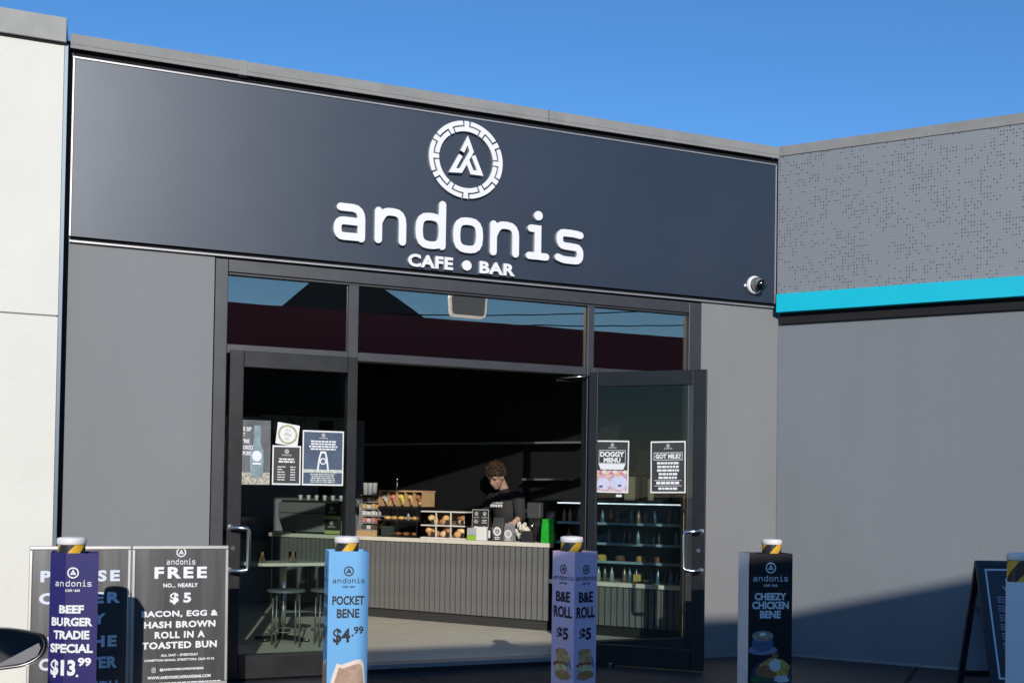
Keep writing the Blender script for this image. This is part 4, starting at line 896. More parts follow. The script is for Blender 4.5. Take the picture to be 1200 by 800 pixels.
for z, n_, m_ in ((TOP+0.1875, 5, cake), (TOP+0.0135, 4, M_SN[1])):
    for i in range(n_):
        y = y0+0.10+i*(0.55/n_)*1.1+0.02; o = MB().ball((-0.26, y, z+0.022), (0.06, 0.06, 0.022), 12, jit=0.08).build('cookie', m_)
        tag(o, ('%s golden cookie from the right on the open middle shelf of the black case' if m_ is cake else '%s brown slice from the right inside the lower glass of the black case') % ('first', 'second', 'third', 'fourth', 'fifth')[i], 'cookie', 'cookies in the black case' if m_ is cake else 'slices in the black case')
o = MB().box(-0.36, -0.26, 5.42, 5.60, TOP+0.0135, TOP+0.12).build('napkin_box', mat('dark_green_box', (0.05, 0.07, 0.06), 0.4), None, bevel=0.004); tag(o, 'dark box inside the lower left of the glass case', 'box')
o = MB().lathe([(0.018, 0), (0.02, 0.06), (0.012, 0.075), (0, 0.078)], (-0.33, 5.13, TOP+0.1875), 12).build('salt_jar', mat('steel_blue', (0.25, 0.30, 0.36), 0.3)); tag(o, 'small blue grey jar on the middle shelf of the black case', 'jar')
for i, (y, h, r) in enumerate(((5.52, 0.12, 0.020), (5.43, 0.14, 0.026), (5.32, 0.11, 0.022), (5.12, 0.13, 0.018))):
    o = MB().lathe([(r*0.8, 0), (r, 0.01), (r*0.5, h*0.5), (r*0.45, h*0.8), (r*0.8, h), (0, h+0.001)], (-0.2, y, TOP+0.3285+0.1885), 14).build('glass_carafe', G_CASE if i != 1 else M_STEEL)
    tag(o, ('thin glass vase at the left on the pastry tray', 'silver shaker shining on the pastry tray', 'glass bottle right of the silver shaker', 'lone glass bottle at the right on the pastry tray')[i], 'glassware', 'glassware on the pastry tray')
# white two tier muffin case
t = thing('muffin_case', 'white two tier case of muffins and croissants in the middle of the counter', 'display case', (-0.2, 4.5, TOP))
M_CW = mat('white_acrylic_case', (0.76, 0.74, 0.70), 0.35); y0, y1 = 4.12, 4.88
for z in (TOP+0.001, TOP+0.135, TOP+0.285): MB().box(-0.38, -0.06, y0, y1, z, z+0.014).build('shelf', M_CW, t, bevel=0.002)
MB().box(-0.07, -0.061, y0+0.01, y1-0.01, TOP+0.0155, TOP+0.284).build('back_panel', mat('brown_case_back', (0.12, 0.08, 0.05), 0.5), t)
for y in (y0, y1-0.008): MB().box(-0.378, -0.071, y, y+0.008, TOP+0.0155, TOP+0.284).build('side_panel', G_CASE, t)
for yy in (4.37, 4.62): MB().box(-0.378, -0.35, yy-0.004, yy+0.004, TOP+0.0155, TOP+0.284).build('divider', M_CW, t)
pas = [mat('baked_gold', (0.70, 0.42, 0.15), 0.6, var=0.35, vs=35), mat('baked_tan', (0.72, 0.50, 0.24), 0.6, var=0.3, vs=35), mat('baked_brown', (0.42, 0.20, 0.09), 0.6, var=0.4, vs=35)]
for lv, z in enumerate((TOP+0.016, TOP+0.15)):
    for cidx, yc in enumerate((4.24, 4.495, 4.745)):
        for j in range(4):
            m_ = pas[(cidx+lv+j // 2) % 3]; o = MB().ball((-0.28+0.07*(j % 2), yc+random.uniform(-0.06, 0.06), z+0.035+0.035*(j // 2)), (0.05, 0.055+0.02*(cidx == 0), 0.034), 12, jit=0.07).build('muffin', m_)
            tag(o, '%s baked bun in the %s bay of the %s row, white case' % (('front', 'rear', 'piled front', 'piled rear')[j], ('right', 'middle', 'left')[cidx], ('lower', 'upper')[lv]), 'bun', 'buns in the white case')
        o = MB().box(-0.384, -0.380, yc-0.10, yc-0.05, z+0.0, z+0.055).build('price_tag', M_CHALK); tag(o, 'small dark price tag under the %s bay of the %s row, white case' % (('right', 'middle', 'left')[cidx], ('lower', 'upper')[lv]), 'price tag', 'price tags on the white case')
# menu card stand
t = thing('menu_stand', 'black menu card stand with four printed cards left of the coffee bags', 'menu stand', (-0.3, 3.9, TOP))
MB().box(-0.34, -0.26, 3.76, 4.04, TOP+0.001, TOP+0.012).build('base', M_CASEBK, t)
Fm = frame((-0.335, 3.90, TOP+0.012), (0, -1, 0), Vector((0.06, 0, 1)).normalized())
mb = MB(); mb.fbox(Fm, -0.135, 0.135, 0.0, 0.315, -0.012, 0); mb.build('card', M_CHALK, t)
mb = MB()
for a in (-0.068, 0.068):
    emblem(mb, Fm, a, 0.27, 0.020); wordmark(mb, Fm, a, 0.225, 0.09); bars(mb, Fm, a-0.045, a+0.045, 0.165, 0.21, 3, fill=0.4)
    mb.ell(Fm, a, 0.115, 0.03, 0.022, 0.0025); bars(mb, Fm, a-0.045, a+0.045, 0.06, 0.09, 2, fill=0.4)
mb.ribbon(Fm, [(-0.132, 0.003), (0.132, 0.003), (0.132, 0.312), (-0.132, 0.312)], 0.004, 0.002, closed=True); mb.build('lettering', M_PRINTW, t)
mb = MB(); mb.ell(Fm, -0.068, 0.045, 0.045, 0.035, 0.003); mb.build('food_picture', mat('red_print', (0.45, 0.05, 0.04), 0.5, var=0.5, vs=40), t)
# tubs and holders
t = thing('candy_tub', 'clear tub with a lime green base on the counter edge', 'tub', (-0.33, 4.0, TOP))
MB().box(-0.40, -0.30, 3.93, 4.08, TOP+0.001, TOP+0.05).build('base', mat('lime_green', (0.32, 0.55, 0.04), 0.4), t, bevel=0.006); MB().box(-0.398, -0.302, 3.932, 4.078, TOP+0.051, TOP+0.13).build('clear_cover', mat('milky_plastic', (0.45, 0.46, 0.48), 0.3), t, bevel=0.004)
t = thing('white_cup_holder', 'white square holder with a black cup beside the coffee bags', 'holder', (-0.35, 3.8, TOP))
MB().box(-0.41, -0.31, 3.76, 3.925, TOP+0.001, TOP+0.145).build('body', M_PAPERW, t, bevel=0.008)
t = thing('black_cup', 'black travel cup between the two white holders', 'cup', (-0.36, 3.71, TOP))
MB().lathe([(0.026, 0.001), (0.036, 0.12), (0.038, 0.125), (0.036, 0.14), (0.0, 0.143)], (-0.37, 3.705, TOP), 18).build('body', M_CASEBK, t)
MB().box(-0.41, -0.402, 3.69, 3.72, TOP+0.03, TOP+0.11).build('logo_print', M_PRINTW, t)
t = thing('white_cup_holder', 'narrow white holder right of the black travel cup', 'holder', (-0.35, 3.65, TOP)); MB().box(-0.40, -0.30, 3.625, 3.665, TOP+0.001, TOP+0.145).build('body', M_PAPERW, t, bevel=0.006)
def coffee_bag(y, h, wd, lb, m_, pm, lg=True, x=-0.36):
    t = thing('coffee_bag', lb, 'coffee bag', (x, y, TOP))
    mb = MB(); V0 = []
    for k_, (z, d, ww) in enumerate(((0.001, 0.042, 1.0), (0.02, 0.046, 1.03), (h*0.5, 0.044, 1.0), (h*0.78, 0.028, 0.97), (h*0.92, 0.006, 1.0), (h, 0.004, 1.02))):
        V0 += [(x-d, y-wd/2*ww, TOP+z), (x-d*1.05, y, TOP+z), (x-d, y+wd/2*ww, TOP+z), (x+d, y+wd/2*ww, TOP+z), (x+d*1.05, y, TOP+z), (x+d, y-wd/2*ww, TOP+z)]
    fs_ = [[6*a+i, 6*a+(i+1) % 6, 6*a+6+(i+1) % 6, 6*a+6+i] for a in range(5) for i in range(6)]+[[30+i for i in range(6)]]
    mb.add(V0, [f[::-1] for f in fs_]); mb.build('bag', m_, t, bevel=0.003)
    if lg:
        F = frame((x-0.0490, y, TOP), (0, -1, 0)); mb = MB(); mb.annulus(F, 0, h*0.42, wd*0.19, wd*0.29, 0.001, k=20); emblem(mb, F, 0, h*0.42, wd*0.17, 0.001); bars(mb, F, -wd*0.3, wd*0.3, h*0.06, h*0.2, 2, 0.001, 0.6); mb.build('logo', pm, t)
    return t
coffee_bag(3.575, 0.245, 0.165, 'taller dark grey coffee bag with round white emblem on the counter', mat('dark_foil', (0.07, 0.07, 0.075), 0.35, var=0.3, vs=20), M_PRINTW)
coffee_bag(3.40, 0.19, 0.15, 'shorter pale grey coffee bag with round emblem on the counter', mat('grey_foil', (0.24, 0.24, 0.25), 0.35, var=0.3, vs=20), M_PRINTW)
coffee_bag(2.80, 0.245, 0.20, 'bright green coffee bag at the right end of the counter top', mat('green_foil', (0.02, 0.42, 0.035), 0.3, var=0.25, vs=12, bump=0.3, bs=25), M_PRINTW, False, -0.33)
t = thing('tissue_pile', 'crumpled white paper pile behind the coffee bags', 'paper', (-0.2, 3.3, TOP))
mb = MB()
for i in range(16): mb.ball((-0.2+random.uniform(-0.06, 0.06), 3.27+random.uniform(-0.11, 0.11), TOP+0.04+random.uniform(0, 0.17)*(1-abs(i-8)/14)), random.uniform(0.025, 0.05), 8, jit=0.25)
mb.build('paper', mat('warm_white_paper', (0.66, 0.62, 0.52), 0.6, var=0.2, vs=30), t)
o = MB().box(-0.36, -0.24, 3.05, 3.22, TOP+0.001, TOP+0.115).build('black_box', mat('matte_black_box', (0.025, 0.025, 0.03), 0.5), None, bevel=0.006); tag(o, 'matte black box on the counter right of the paper pile', 'box')
o = MB().box(0.10, 0.13, 3.25, 3.40, TOP+0.30, TOP+0.335).build('cream_label', mat('cream', (0.62, 0.56, 0.42), 0.5)); tag(o, 'cream label strip left of the coffee grinder, behind the bags', 'label')
# grinder + dark dispenser at right end
t = thing('coffee_grinder', 'dark coffee grinder behind the green bag', 'grinder', (0.0, 3.15, TOP))
MB().box(-0.06, 0.16, 3.08, 3.26, TOP+0.001, TOP+0.24).build('body', M_CASEBK, t, bevel=0.01); MB().box(-0.08, 0.14, 3.06, 3.28, TOP+0.242, TOP+0.41).build('hopper', mat('smoky_grey', (0.07, 0.07, 0.075), 0.3), t, bevel=0.012)
MB().cyl((-0.09, 3.17, TOP+0.20), (-0.13, 3.17, TOP+0.14), 0.02).build('spout', M_STEEL, t)
t = thing('plastic_wrap_bag', 'clear plastic bag of white packaging behind the green bag', 'bag', (0.0, 2.9, TOP))
mb = MB()
for i in range(14): mb.ball((-0.05+random.uniform(-0.05, 0.05), 2.86+random.uniform(-0.08, 0.08), TOP+0.06+random.uniform(0, 0.28)), random.uniform(0.03, 0.055), 8, jit=0.3)
mb.build('bag', mat('milky_wrap', (0.42, 0.42, 0.43), 0.25, var=0.6, vs=18), t)
# back bench behind the worker
CT = C_BACK
t = thing('back_bench', 'black back bench along the wall behind the worker', 'bench', (1.6, 5, 0.08)); MB().box(1.30, 1.94, 2.0, 8.6, 0.10, 0.92).build('carcass', M_BLACK, t); MB().box(1.27, 1.945, 1.98, 8.62, 0.921, 0.95).build('top', M_CASEBK, t, bevel=0.003)

CT = C_BAR
# espresso machine near the far end
t = thing('espresso_machine', 'silver espresso machine seen through the left door glass', 'coffee machine', (-0.05, 7.0, TOP))
M_MACH = mat('satin_machine_grey', (0.34, 0.36, 0.34), 0.35, metal=0.3, var=0.06)
mb = MB(); mb.prism(frame((-0.36, 0, 0), (0, -1, 0)), [(-7.50, TOP+0.001+0.02), (-6.42, TOP+0.021), (-6.36, TOP+0.20), (-6.36, TOP+0.36), (-7.60, TOP+0.36), (-7.60, TOP+0.20)], -0.50, 0.0); mb.build('body', M_MACH, t, bevel=0.012)
MB().box(-0.372, -0.362, 6.40, 7.56, TOP+0.235, TOP+0.242).build('panel_line', M_CASEBK, t)
MB().box(-0.34, 0.12, 6.40, 7.55, TOP+0.361, TOP+0.385).build('cup_rail', M_STEEL, t, bevel=0.004)
for y in (6.5, 7.4): MB().cyl((-0.2, y, TOP), (-0.2, y, TOP+0.03), 0.03).build('foot', M_CASEBK, t)
for i in range(6):
    y = 6.46+0.16*i; o = MB().lathe([(0.022, 0), (0.036, 0.06), (0.034, 0.061), (0.0, 0.02)], (-0.22, y, TOP+0.3855), 14).build('cup', M_PAPERW); tag(o, '%s white cup from the right warming on top of the espresso machine' % ('first', 'second', 'third', 'fourth', 'fifth', 'sixth')[i], 'cup', 'cups on the espresso machine')
t = thing('retail_card_stand', 'stack of dark coffee cards with white emblems before the espresso machine', 'menu stand', (-0.40, 6.45, TOP))
Fc = frame((-0.40, 6.48, TOP), (0, -1, 0))
mb = MB(); mb.fbox(Fc, -0.15, 0.15, 0.002, 0.36, -0.012, 0.0); mb.build('card', M_CHALK, t)
mb = MB()
for z in (0.30, 0.135): emblem(mb, Fc, -0.02, z, 0.024); wordmark(mb, Fc, -0.02, z-0.055, 0.14)
mb.build('logo', M_PRINTW, t)
mb = MB(); mb.poly(Fc, [(-0.148, 0.175), (0.148, 0.175), (0.148, 0.215), (-0.148, 0.215)], 0.002); mb.poly(Fc, [(-0.148, 0.01), (0.148, 0.01), (0.148, 0.05), (-0.148, 0.05)], 0.002); mb.build('band_print', mat('lime_band', (0.45, 0.50, 0.20), 0.5), t)
t = thing('potted_herb', 'small leafy green plant at the near end of the espresso machine', 'plant', (-0.36, 6.22, TOP))
MB().lathe([(0.04, 0.001), (0.055, 0.08), (0.05, 0.082), (0, 0.07)], (-0.36, 6.20, TOP), 14).build('pot', M_CASEBK, t)
mb = MB(); rnd = random.Random(3)
for i in range(90):
    a = rnd.uniform(0, 6.28); r_ = rnd.uniform(0.01, 0.10); z = TOP+0.08+rnd.uniform(0, 0.16); c = Vector((-0.36+r_*math.cos(a), 6.20+r_*math.sin(a)*1.1, z)); d = Vector((math.cos(a), math.sin(a), rnd.uniform(-0.3, 0.8))).normalized()*0.028; s2 = d.cross(Vector((0, 0, 1))).normalized()*0.012
    mb.add([c-d, c+s2, c+d, c-s2], [[0, 1, 2, 3]])
struct(mb.build('foliage', mat('herb_green', (0.10, 0.17, 0.05), 0.5, var=0.4, vs=20), t), 'stuff')

# table and stools by the left side window
CT = C_PLAN
t = thing('cafe_table', 'white topped cafe table with a steel pedestal behind the left door glass', 'table', (-3.65, 2.85, 0.076))
MB().box(-4.12, -3.22, 2.50, 3.15, 0.775, 0.805).build('table_top', M_STONE, t, bevel=0.004)
MB().cyl((-3.68, 2.8, 0.10), (-3.68, 2.8, 0.775), 0.034, n=16).build('pedestal', M_STEEL, t)
for a in (20, 110, 200, 290): MB().cyl((-3.68, 2.8, 0.115), (-3.68+0.30*math.cos(R(a)), 2.8+0.30*math.sin(R(a)), 0.09), 0.022, 0.016, 8).build('foot', M_CASEBK, t)
for i, (x, y) in enumerate(((-4.05, 2.62), (-3.72, 2.60))):
    o = MB().lathe([(0.028, 0.001), (0.036, 0.10), (0.034, 0.10), (0.026, 0.006), (0, 0.005)], (x, y, 0.805), 16).build('water_glass', G_CASE); tag(o, ('left water glass on the white table', 'right water glass on the white table')[i], 'glass', 'water glasses on the table')
def stool(x, y, lb):
    global CT
    q = C_PLAN((x, y, 0)); x, y = q.x, q.y; CT = C_ID
    t = thing('low_stool', lb, 'stool', (x, y, 0.076), 0, 'stools at the cafe table')
    MB().lathe([(0.0, 0.522), (0.165, 0.522), (0.17, 0.527), (0.17, 0.537), (0.165, 0.542), (0, 0.543)], (x, y, 0.04), 24).build('seat', mat('grey_stool_seat', (0.16, 0.17, 0.18), 0.45), t)
    for a in (45, 135, 225, 315): MB().cyl((x+0.14*math.cos(R(a)), y+0.14*math.sin(R(a)), 0.545), (x+0.15*math.cos(R(a)), y+0.15*math.sin(R(a)), 0.078), 0.009, n=8).build('leg', mat('dull_steel', (0.22, 0.22, 0.22), 0.4, metal=0.6), t)
    MB().tube([(x+0.155*math.cos(R(a)), y+0.155*math.sin(R(a)), 0.22) for a in range(0, 361, 20)], 0.005, 6).build('foot_ring', mat('dull_steel', (0.22, 0.22, 0.22), 0.4, metal=0.6), t)
    CT = C_PLAN
stool(-4.10, 2.15, 'grey round stool at the left of the cafe table'); stool(-3.66, 2.10, 'grey round stool at the right of the cafe table')
t = thing('pendant_garland', 'dark hanging garland with a small lamp near the back wall', 'decoration', (0.6, 8.5, 2.2))
mb = MB(); rnd = random.Random(5)
for i in range(70):
    s_ = i/70; c = Vector((0.15+0.35*s_+rnd.uniform(-0.03, 0.03), 8.6, 2.28-0.25*(1-s_)*s_*2-rnd.uniform(0, 0.12))); mb.ball(c, rnd.uniform(0.012, 0.03), 6)
struct(mb.build('leaves', M_CASEBK, t), 'stuff'); MB().tube([(0.45, 8.6, 2.37), (0.58, 8.6, 2.26), (0.72, 8.6, 2.37)], 0.008, 6).build('cord', M_CASEBK, t); MB().cyl((0.60, 8.6, 2.24), (0.60, 8.6, 2.08), 0.03).build('lamp', M_STEEL, t)

# ================================================================ PERSON
def remesh(o, vox, sm=2):
    m = o.modifiers.new('remesh', 'REMESH'); m.mode = 'VOXEL'; m.voxel_size = vox; m.use_smooth_shade = True
    if sm: s_ = o.modifiers.new('smooth', 'SMOOTH'); s_.factor = 0.5; s_.iterations = sm
    return o
def chain(mb, pts, n=14):
    for i, (p, r) in enumerate(pts):
        mb.ball(p, r, n)
        if i: mb.cyl(pts[i-1][0], p, pts[i-1][1], r, n)
CT = C_ID; AU = 1.0
PX, PY = -1.40, 3.35; FD = Vector((-0.86, -0.51, 0)).normalized(); RD = FD.cross(Vector((0, 0, 1)))
def P(f, r, z): return Vector((PX, PY, z))+FD*f+RD*r
man = thing('person', 'person with curly brown hair in a black sweatshirt working with head bent behind the counter', 'person', (PX, PY, 0.076))
skin = mat('skin', (0.76, 0.47, 0.34), 0.5, var=0.08, vs=18)
hc = P(0.225, 0.02, 1.663); fwd = (FD*0.83-RD*0.08+Vector((0, 0, -0.52))).normalized(); rgt = fwd.cross(Vector((0, 0, 1))).normalized(); upv = rgt.cross(fwd)
HM = Matrix(((fwd.x, rgt.x, upv.x), (fwd.y, rgt.y, upv.y), (fwd.z, rgt.z, upv.z))) @ Matrix.Scale(1.14, 3)
def H(f, r, u): return hc+HM @ Vector((f, r, u))
body = MB()
body.ball(H(-0.012, 0, 0.03), (0.095, 0.077, 0.092), 24, HM); body.ball(H(0.018, 0, -0.035), (0.068, 0.060, 0.080), 20, HM); body.ball(H(0.050, 0, -0.092), (0.026, 0.030, 0.022), 12, HM)
body.ball(H(0.062, 0, 0.028), (0.026, 0.052, 0.018), 14, HM)       # brow
chain(body, [(H(0.080, 0, 0.012), 0.010), (H(0.102, 0, -0.022), 0.014)], 10)
for s_ in (-1, 1):
    body.ball(H(-0.008, s_*0.076, -0.010), (0.018, 0.008, 0.032), 10, HM); body.ball(H(0.052, s_*0.036, -0.025), (0.024, 0.020, 0.020), 10, HM); body.ball(H(0.103, s_*0.012, -0.026), 0.008, 8)
body.ball(H(0.080, 0, -0.056), (0.011, 0.026, 0.007), 10, HM); body.ball(H(0.077, 0, -0.070), (0.011, 0.022, 0.007), 10, HM)
chain(body, [(H(-0.045, 0, -0.05), 0.056), (P(0.08, 0, 1.50), 0.058), (P(0.05, 0, 1.42), 0.075)])
chain(body, [(P(0.06, 0.13, 1.435), 0.065), (P(0.06, -0.13, 1.435), 0.065)])
body.ball(P(0.06, 0, 1.28), (0.115, 0.165, 0.17), 20); body.ball(P(0.02, 0, 1.10), (0.105, 0.145, 0.15), 20); body.ball(P(0.0, 0, 0.96), (0.11, 0.16, 0.12), 20)
for s_ in (-1, 1): chain(body, [(P(0, s_*0.09, 0.93), 0.090), (P(0.03, s_*0.10, 0.52), 0.058), (P(0.0, s_*0.10, 0.14), 0.042), (P(0.09, s_*0.11, 0.12), 0.035)])
def arm(sh, el, wr, side):
    chain(body, [(sh, 0.056), (el, 0.042), (wr, 0.028)]); d = (wr-el).normalized(); sd = d.cross(Vector((0, 0, 1))).normalized(); nn = sd.cross(d)
    palm = wr+d*0.05; Mx = Matrix(((d.x, sd.x, nn.x), (d.y, sd.y, nn.y), (d.z, sd.z, nn.z))); body.ball(palm, (0.052, 0.042, 0.017), 14, Mx)
    for k_, (o_, l_) in enumerate(((-0.032, 0.062), (-0.011, 0.074), (0.011, 0.072), (0.032, 0.055))):
        a = palm+d*0.036+sd*o_; b = a+(d*0.85-nn*0.5).normalized()*l_*0.45; c = b+(d*0.45-nn*0.9).normalized()*l_*0.35; e = c+(-nn-d*0.1).normalized()*l_*0.25
        chain(body, [(a, 0.0095), (b, 0.009), (c, 0.0085), (e, 0.0075)], 8)
    a = wr+d*0.022+sd*0.03*side; b = a+(d*0.5+sd*0.8*side-nn*0.3).normalized()*0.034; c = b+(d*0.9-nn*0.5).normalized()*0.030; chain(body, [(a, 0.013), (b, 0.011), (c, 0.009)], 8)
L0, L1, L2 = P(0.06, -0.190, 1.415), P(0.18, -0.315, 1.20), P(0.40, -0.40, 1.150)
R0, R1, R2 = P(0.06, 0.190, 1.415), P(0.14, 0.34, 1.17), P(0.38, 0.28, 1.10)
arm(L0, L1, L2, 1); arm(R0, R1, R2, -1)
remesh(body.build('body', skin, man), 0.0055, 3)
shirt = MB(); chain(shirt, [(P(0.06, 0.15, 1.425), 0.088), (P(0.06, -0.15, 1.425), 0.088)]); chain(shirt, [(P(0.085, 0, 1.485), 0.074), (P(0.06, 0, 1.41), 0.10)])
shirt.ball(P(0.06, 0, 1.27), (0.142, 0.200, 0.19), 24); shirt.ball(P(0.02, 0, 1.09), (0.138, 0.185, 0.17), 24); shirt.cyl(P(0.0, 0, 0.92), P(0.02, 0, 1.08), 0.155, 0.16, 24)
chain(shirt, [(L0, 0.082), (L0.lerp(L1, 0.5), 0.070), (L1, 0.062), (L1.lerp(L2, 0.35), 0.053)]); chain(shirt, [(R0, 0.082), (R0.lerp(R1, 0.5), 0.070), (R1, 0.062), (R1.lerp(R2, 0.75), 0.045)])
for k_ in range(26):       # cloth folds
    a = random.uniform(0, 6.28); z = random.uniform(1.0, 1.33); shirt.ball(P(0.03+0.125*math.cos(a), 0.175*math.sin(a), z), (0.03, 0.03, 0.018), 8)
o = remesh(shirt.build('sweatshirt', mat('black_sweatshirt_cloth', (0.032, 0.032, 0.034), 0.9, var=0.15, vs=10), man), 0.010, 3)
MB_ = MB(); F = frame(P(0.222, 0.0, 1.33), -RD, (Vector((0, 0, 1))-FD*0.12))
bars(MB_, F, -0.10, 0.08, -0.018, 0.018, 1, 0.0, 0.9, 0.0); bars(MB_, F, -0.08, 0.08, 0.022, 0.045, 1, 0.0, 0.5, 0.0)
MB_.build('chest_print', M_PRINTW, man)
hair = MB(); rnd = random.Random(11)
for i in range(230):
    th = rnd.uniform(0, 2*math.pi); ph = rnd.uniform(-0.45, 1.57); f_ = math.cos(ph)*math.cos(th); r_ = math.cos(ph)*math.sin(th); u_ = math.sin(ph)
    if f_ > 0.35 and u_ < 0.28: continue
    if u_ < -0.1 and f_ > -0.1: continue
    q = 1.08+rnd.uniform(-0.02, 0.20)*max(0.2, u_+0.4); c = H(-0.012+0.097*f_*q, 0.080*r_*q, 0.03+0.094*u_*q); r0 = rnd.uniform(0.012, 0.022)
    # each curl a small bent tube
    ax = Vector((rnd.uniform(-1, 1), rnd.uniform(-1, 1), rnd.uniform(-1, 1))).normalized(); bx_ = ax.orthogonal().normalized(); cy_ = ax.cross(bx_)
    hair.tube([c+bx_*r0*math.cos(t*1.05)+cy_*r0*math.sin(t*1.05)+ax*0.004*t for t in range(5)], rnd.uniform(0.006, 0.009), 6)
hair.ball(H(-0.018, 0, 0.042), (0.099, 0.082, 0.092), 20, HM)
hm = mat('dark_brown_curly_hair', (0.095, 0.056, 0.030), 0.6, var=0.45, vs=60)
hair.build('hair', hm, man)
for s_ in (-1, 1): MB().ball(H(0.072, s_*0.031, 0.006), (0.010, 0.013, 0.006), 10, HM).build('eye', mat('closed_lid', (0.20, 0.11, 0.08), 0.5), man); MB().ball(H(0.083, s_*0.032, 0.030), (0.006, 0.020, 0.005), 10, HM).build('eyebrow', hm, man)
tr = MB()
for s_ in (-1, 1): chain(tr, [(P(0, s_*0.085, 0.94), 0.108), (P(0.03, s_*0.10, 0.52), 0.078), (P(0.0, s_*0.10, 0.17), 0.060)])
remesh(tr.build('trousers', mat('black_trousers', (0.02, 0.02, 0.024), 0.85), man), 0.012, 2)
sh = MB()
for s_ in (-1, 1): sh.ball(P(0.06, s_*0.11, 0.118), (0.14, 0.052, 0.042), 14)
remesh(sh.build('shoes', mat('black_shoes', (0.02, 0.02, 0.02), 0.5), man), 0.01, 1)

# ================================================================ PARKED CAR (its door mirror shows at the left edge)
CT = lambda v: Vector((v[0]+6.36, v[1]+3.66, v[2]))
car = thing('parked_car', 'dark door mirror of a silver blue car parked nose in at the lower left edge', 'car', (-13.75, -8.7, 0))
paint = mat('silver_blue_paint', (0.20, 0.26, 0.34), 0.25, metal=0.6, var=0.04, coat=0.8)
cxm = -13.75
secs = [(-11.0, 0.45, 0.72, 0.62), (-10.85, 0.30, 0.84, 0.78), (-9.9, 0.22, 0.90, 0.87), (-8.7, 0.20, 0.90, 0.88), (-7.7, 0.22, 0.87, 0.88), (-7.0, 0.28, 0.78, 0.82), (-6.72, 0.40, 0.66, 0.66)]
vs = []; fsx = []; K = 12
for y, zb, zt, hw in secs:
    prof = [(-hw*0.9, zb), (-hw, zb+0.12), (-hw, (zb+zt)/2), (-hw*0.985, zt-0.06), (-hw*0.90, zt), (-hw*0.4, zt+0.03), (hw*0.4, zt+0.03), (hw*0.90, zt), (hw*0.985, zt-0.06), (hw, (zb+zt)/2), (hw, zb+0.12), (hw*0.9, zb)]
    vs += [(cxm+x, y, z) for x, z in prof]
for i in range(len(secs)-1):
    for j in range(K): a = i*K+j; b = i*K+(j+1) % K; fsx.append([a, a+K, b+K, b])
fsx += [list(range(K)), [(len(secs)-1)*K+i for i in reversed(range(K))]]
o = MB().add(vs, fsx, True).build('body', paint, car, bevel=0.01)
gh = [(-10.9, 0.86, 0.80, 0.72), (-10.3, 1.38, 0.0, 0.60), (-9.2, 1.44, 0.0, 0.62), (-8.55, 1.36, 0.0, 0.60), (-7.75, 0.90, 0.0, 0.76)]
vs = []; fsx = []
for i, (y, zt, _, hw) in enumerate(gh): vs += [(cxm-0.80 if 0 < i < 4 else cxm-hw, y, 0.88), (cxm-hw, y, zt), (cxm+hw, y, zt), (cxm+0.80 if 0 < i < 4 else cxm+hw, y, 0.88)]
for i in range(4):
    for j in range(4): a = i*4+j; b = i*4+(j+1) % 4; fsx.append([a, a+4, b+4, b])
MB().add(vs, fsx).build('cabin_glass', mat('dark_car_glass', (0.015, 0.018, 0.02), 0.05), car, bevel=0.02)
MB().box(cxm-0.60, cxm+0.60, -10.25, -8.62, 1.425, 1.455).build('roof', paint, car, bevel=0.02)
for x in (cxm-0.80, cxm+0.68):
    for y in (-10.1, -7.55):
        wh = MB().cyl((x, y, 0.32), (x+0.20, y, 0.32), 0.32, n=28).build('wheel', mat('tyre_rubber', (0.02, 0.02, 0.02), 0.8), car, bevel=0.02); MB().cyl((x-0.004, y, 0.32), (x+0.204, y, 0.32), 0.20, n=20).build('rim', M_STEEL, wh)
for s_ in (-1, 1): MB().ball((cxm+s_*0.58, -6.80, 0.66), (0.16, 0.10, 0.07), 14).build('headlight', G_CASE, car); MB().box(cxm+s_*0.66-0.1, cxm+s_*0.66+0.1, -11.0, -10.88, 0.70, 0.80).build('tail_light', mat('red_lens', (0.4, 0.02, 0.02), 0.2), car, bevel=0.02)
# mirror: elliptical-cornered shell with inset glass facing rearwards
CT = C_ID
mc = Vector((-6.203, -4.60, 0.948))
Fm = frame(mc, Vector((1.0, 0.02, 0)), (0, 0, 1))
out = rp([(-0.150, 0.050), (-0.135, 0.068), (0.02, 0.064), (0.130, 0.040), (0.143, 0.006), (0.128, -0.034), (0.080, -0.062), (-0.05, -0.074), (-0.145, -0.060)], 0.03, True, 4)
def loop(s_, n0, dx=0.0): return [Fm(x*s_+dx, y*(s_ if s_ < 1 else s_), n0) for x, y in out]
N_ = len(out); L_ = [loop(0.955, -0.012), loop(0.985, 0.004), loop(1.0, -0.004), loop(1.0, -0.03), loop(0.90, -0.085), loop(0.62, -0.125), loop(0.2, -0.14)]
vs = [p for l in L_ for p in l]; fsx = []
for a in range(len(L_)-1):
    for i in range(N_): j = (i+1) % N_; fsx.append([a*N_+i, (a+1)*N_+i, (a+1)*N_+j, a*N_+j])
fsx.append([(len(L_)-1)*N_+i for i in reversed(range(N_))])
mir = MB().add(vs, [f[::-1] for f in fsx], True).build('wing_mirror', mat('black_mirror_shell', (0.018, 0.018, 0.02), 0.28, coat=0.5), car)
MB().add(loop(0.90, -0.010), [list(range(N_))]).build('mirror_glass', mat('mirror_glass', (0.42, 0.45, 0.48), 0.03, metal=1.0), mir)
mb = MB(); mb.poly(lambda a, b, c=0.0: Fm(a, b, c), [(0.112, 0.012), (0.118, -0.004), (0.108, -0.030), (0.070, -0.050), (-0.02, -0.060)][::-1], -0.0095); mb.build('pale_reflection_patch', mat('painted_mirror_reflection', (0.28, 0.29, 0.31), 0.35, metal=0.7), mir)  # bright part of the mirror's reflection, put in as a pale patch
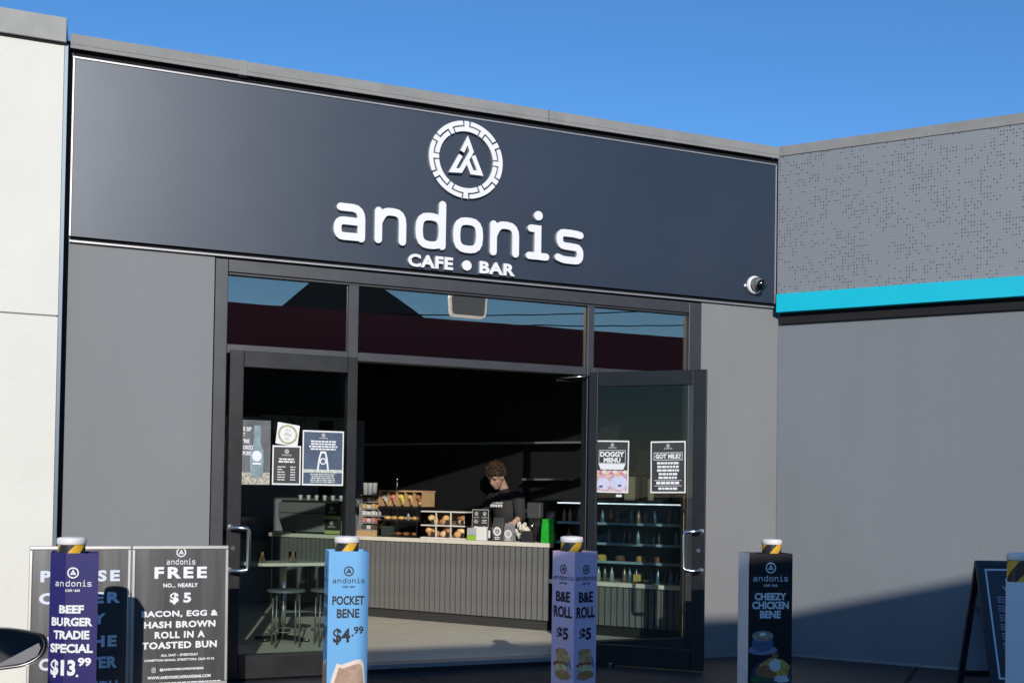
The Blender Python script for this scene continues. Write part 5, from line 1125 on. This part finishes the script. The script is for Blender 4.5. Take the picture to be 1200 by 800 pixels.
rim = MB(); P_ = loop(0.93, -0.008); Q_ = loop(0.905, -0.0085); rim.add(P_+Q_, [[i, (i+1) % N_, N_+(i+1) % N_, N_+i] for i in range(N_)]); rim.build('glass_bezel', mat('satin_bezel', (0.10, 0.10, 0.11), 0.3, metal=0.6), mir)
MB().box(-6.53, -6.33, -4.59, -4.50, 0.875, 0.915).build('mirror_arm', paint, car, bevel=0.01)

# ================================================================ ACROSS THE CAR PARK (seen in the glass; throws the low shadow)
ob = thing('opposite_building', 'long maroon fronted shop building across the car park, mirrored in the transom glass', 'building', (5, -20, 0))
XL, YF, ZT = -7.30, -14.6, 5.47
MB().box(XL, 60, -30, YF-0.4, 0.0, 4.45).build('wall', mat('dark_shop_wall', (0.05, 0.05, 0.055), 0.6), ob)
MB().box(XL, 60, -30, YF, 4.45, ZT).build('fascia', mat('maroon_fascia', (0.20, 0.015, 0.03), 0.5, var=0.08), ob)
for i in range(9): MB().box(XL+1+7*i, XL+7+7*i, YF-0.39, YF-0.36, 0.1, 3.4).build('shop_window', mat('dark_shop_glass', (0.02, 0.025, 0.03), 0.1), ob)
hb = thing('gabled_hall', 'tall dark gabled hall behind the maroon shops, seen mirrored in the transom glass', 'building', (5, -44, 0))
MB().add([(0.50, -42.2, 0), (11.3, -42.2, 0), (11.3, -70, 0), (0.50, -70, 0), (0.50, -42.2, 8.9), (11.3, -42.2, 8.9), (11.3, -70, 8.9), (0.50, -70, 8.9)], [[0, 4, 5, 1], [1, 5, 6, 2], [2, 6, 7, 3], [3, 7, 4, 0]]).build('wall', mat('slate_wall', (0.03, 0.04, 0.05), 0.6, var=0.1), hb)
MB().add([(0.50, -42.2, 8.9), (11.3, -42.2, 8.9), (11.3, -70, 8.9), (0.50, -70, 8.9), (4.6, -42.2, 12.9), (4.6, -70, 12.9)], [[0, 4, 1], [1, 4, 5, 2], [2, 5, 3], [3, 5, 4, 0]]).build('gable_roof', mat('slate_roof', (0.035, 0.045, 0.05), 0.6, var=0.1), hb)
sg = thing('roof_sign', 'white rimmed lightbox sign on the opposite roof, seen mirrored in the transom', 'sign', (1.9, YF, ZT))
Fo = frame((1.9, YF+0.05, 5.80), (-1, 0, 0))
mb = MB(); mb.prism(Fo, rp([(-0.47, 0.27), (-0.43, -0.25), (0.43, -0.25), (0.47, 0.27)], 0.1, True), -0.15, 0); mb.build('rim', mat('lit_sign_rim', (0.8, 0.85, 0.9), 0.4, emit=1.5), sg)
mb = MB(); mb.prism(Fo, rp([(-0.425, 0.235), (-0.39, -0.21), (0.39, -0.21), (0.425, 0.235)], 0.08, True), 0.001, 0.01); mb.build('face', mat('grey_sign_face', (0.30, 0.34, 0.36), 0.5, emit=0.5), sg)
for i, (za, zb) in enumerate(((6.0, 7.3), (6.15, 8.0), (6.9, 8.7))):
    mb = MB(); mb.tube([(1+1.6*k_, -20, za+(zb-za)*k_/10+0.010*(k_-5)**2) for k_ in range(14)], 0.018, 5)
    o = mb.build('power_line', M_GAP_SHADE); tag(o, ('lowest', 'middle', 'highest')[i]+' overhead power line mirrored in the transom glass', 'cable', 'power lines')
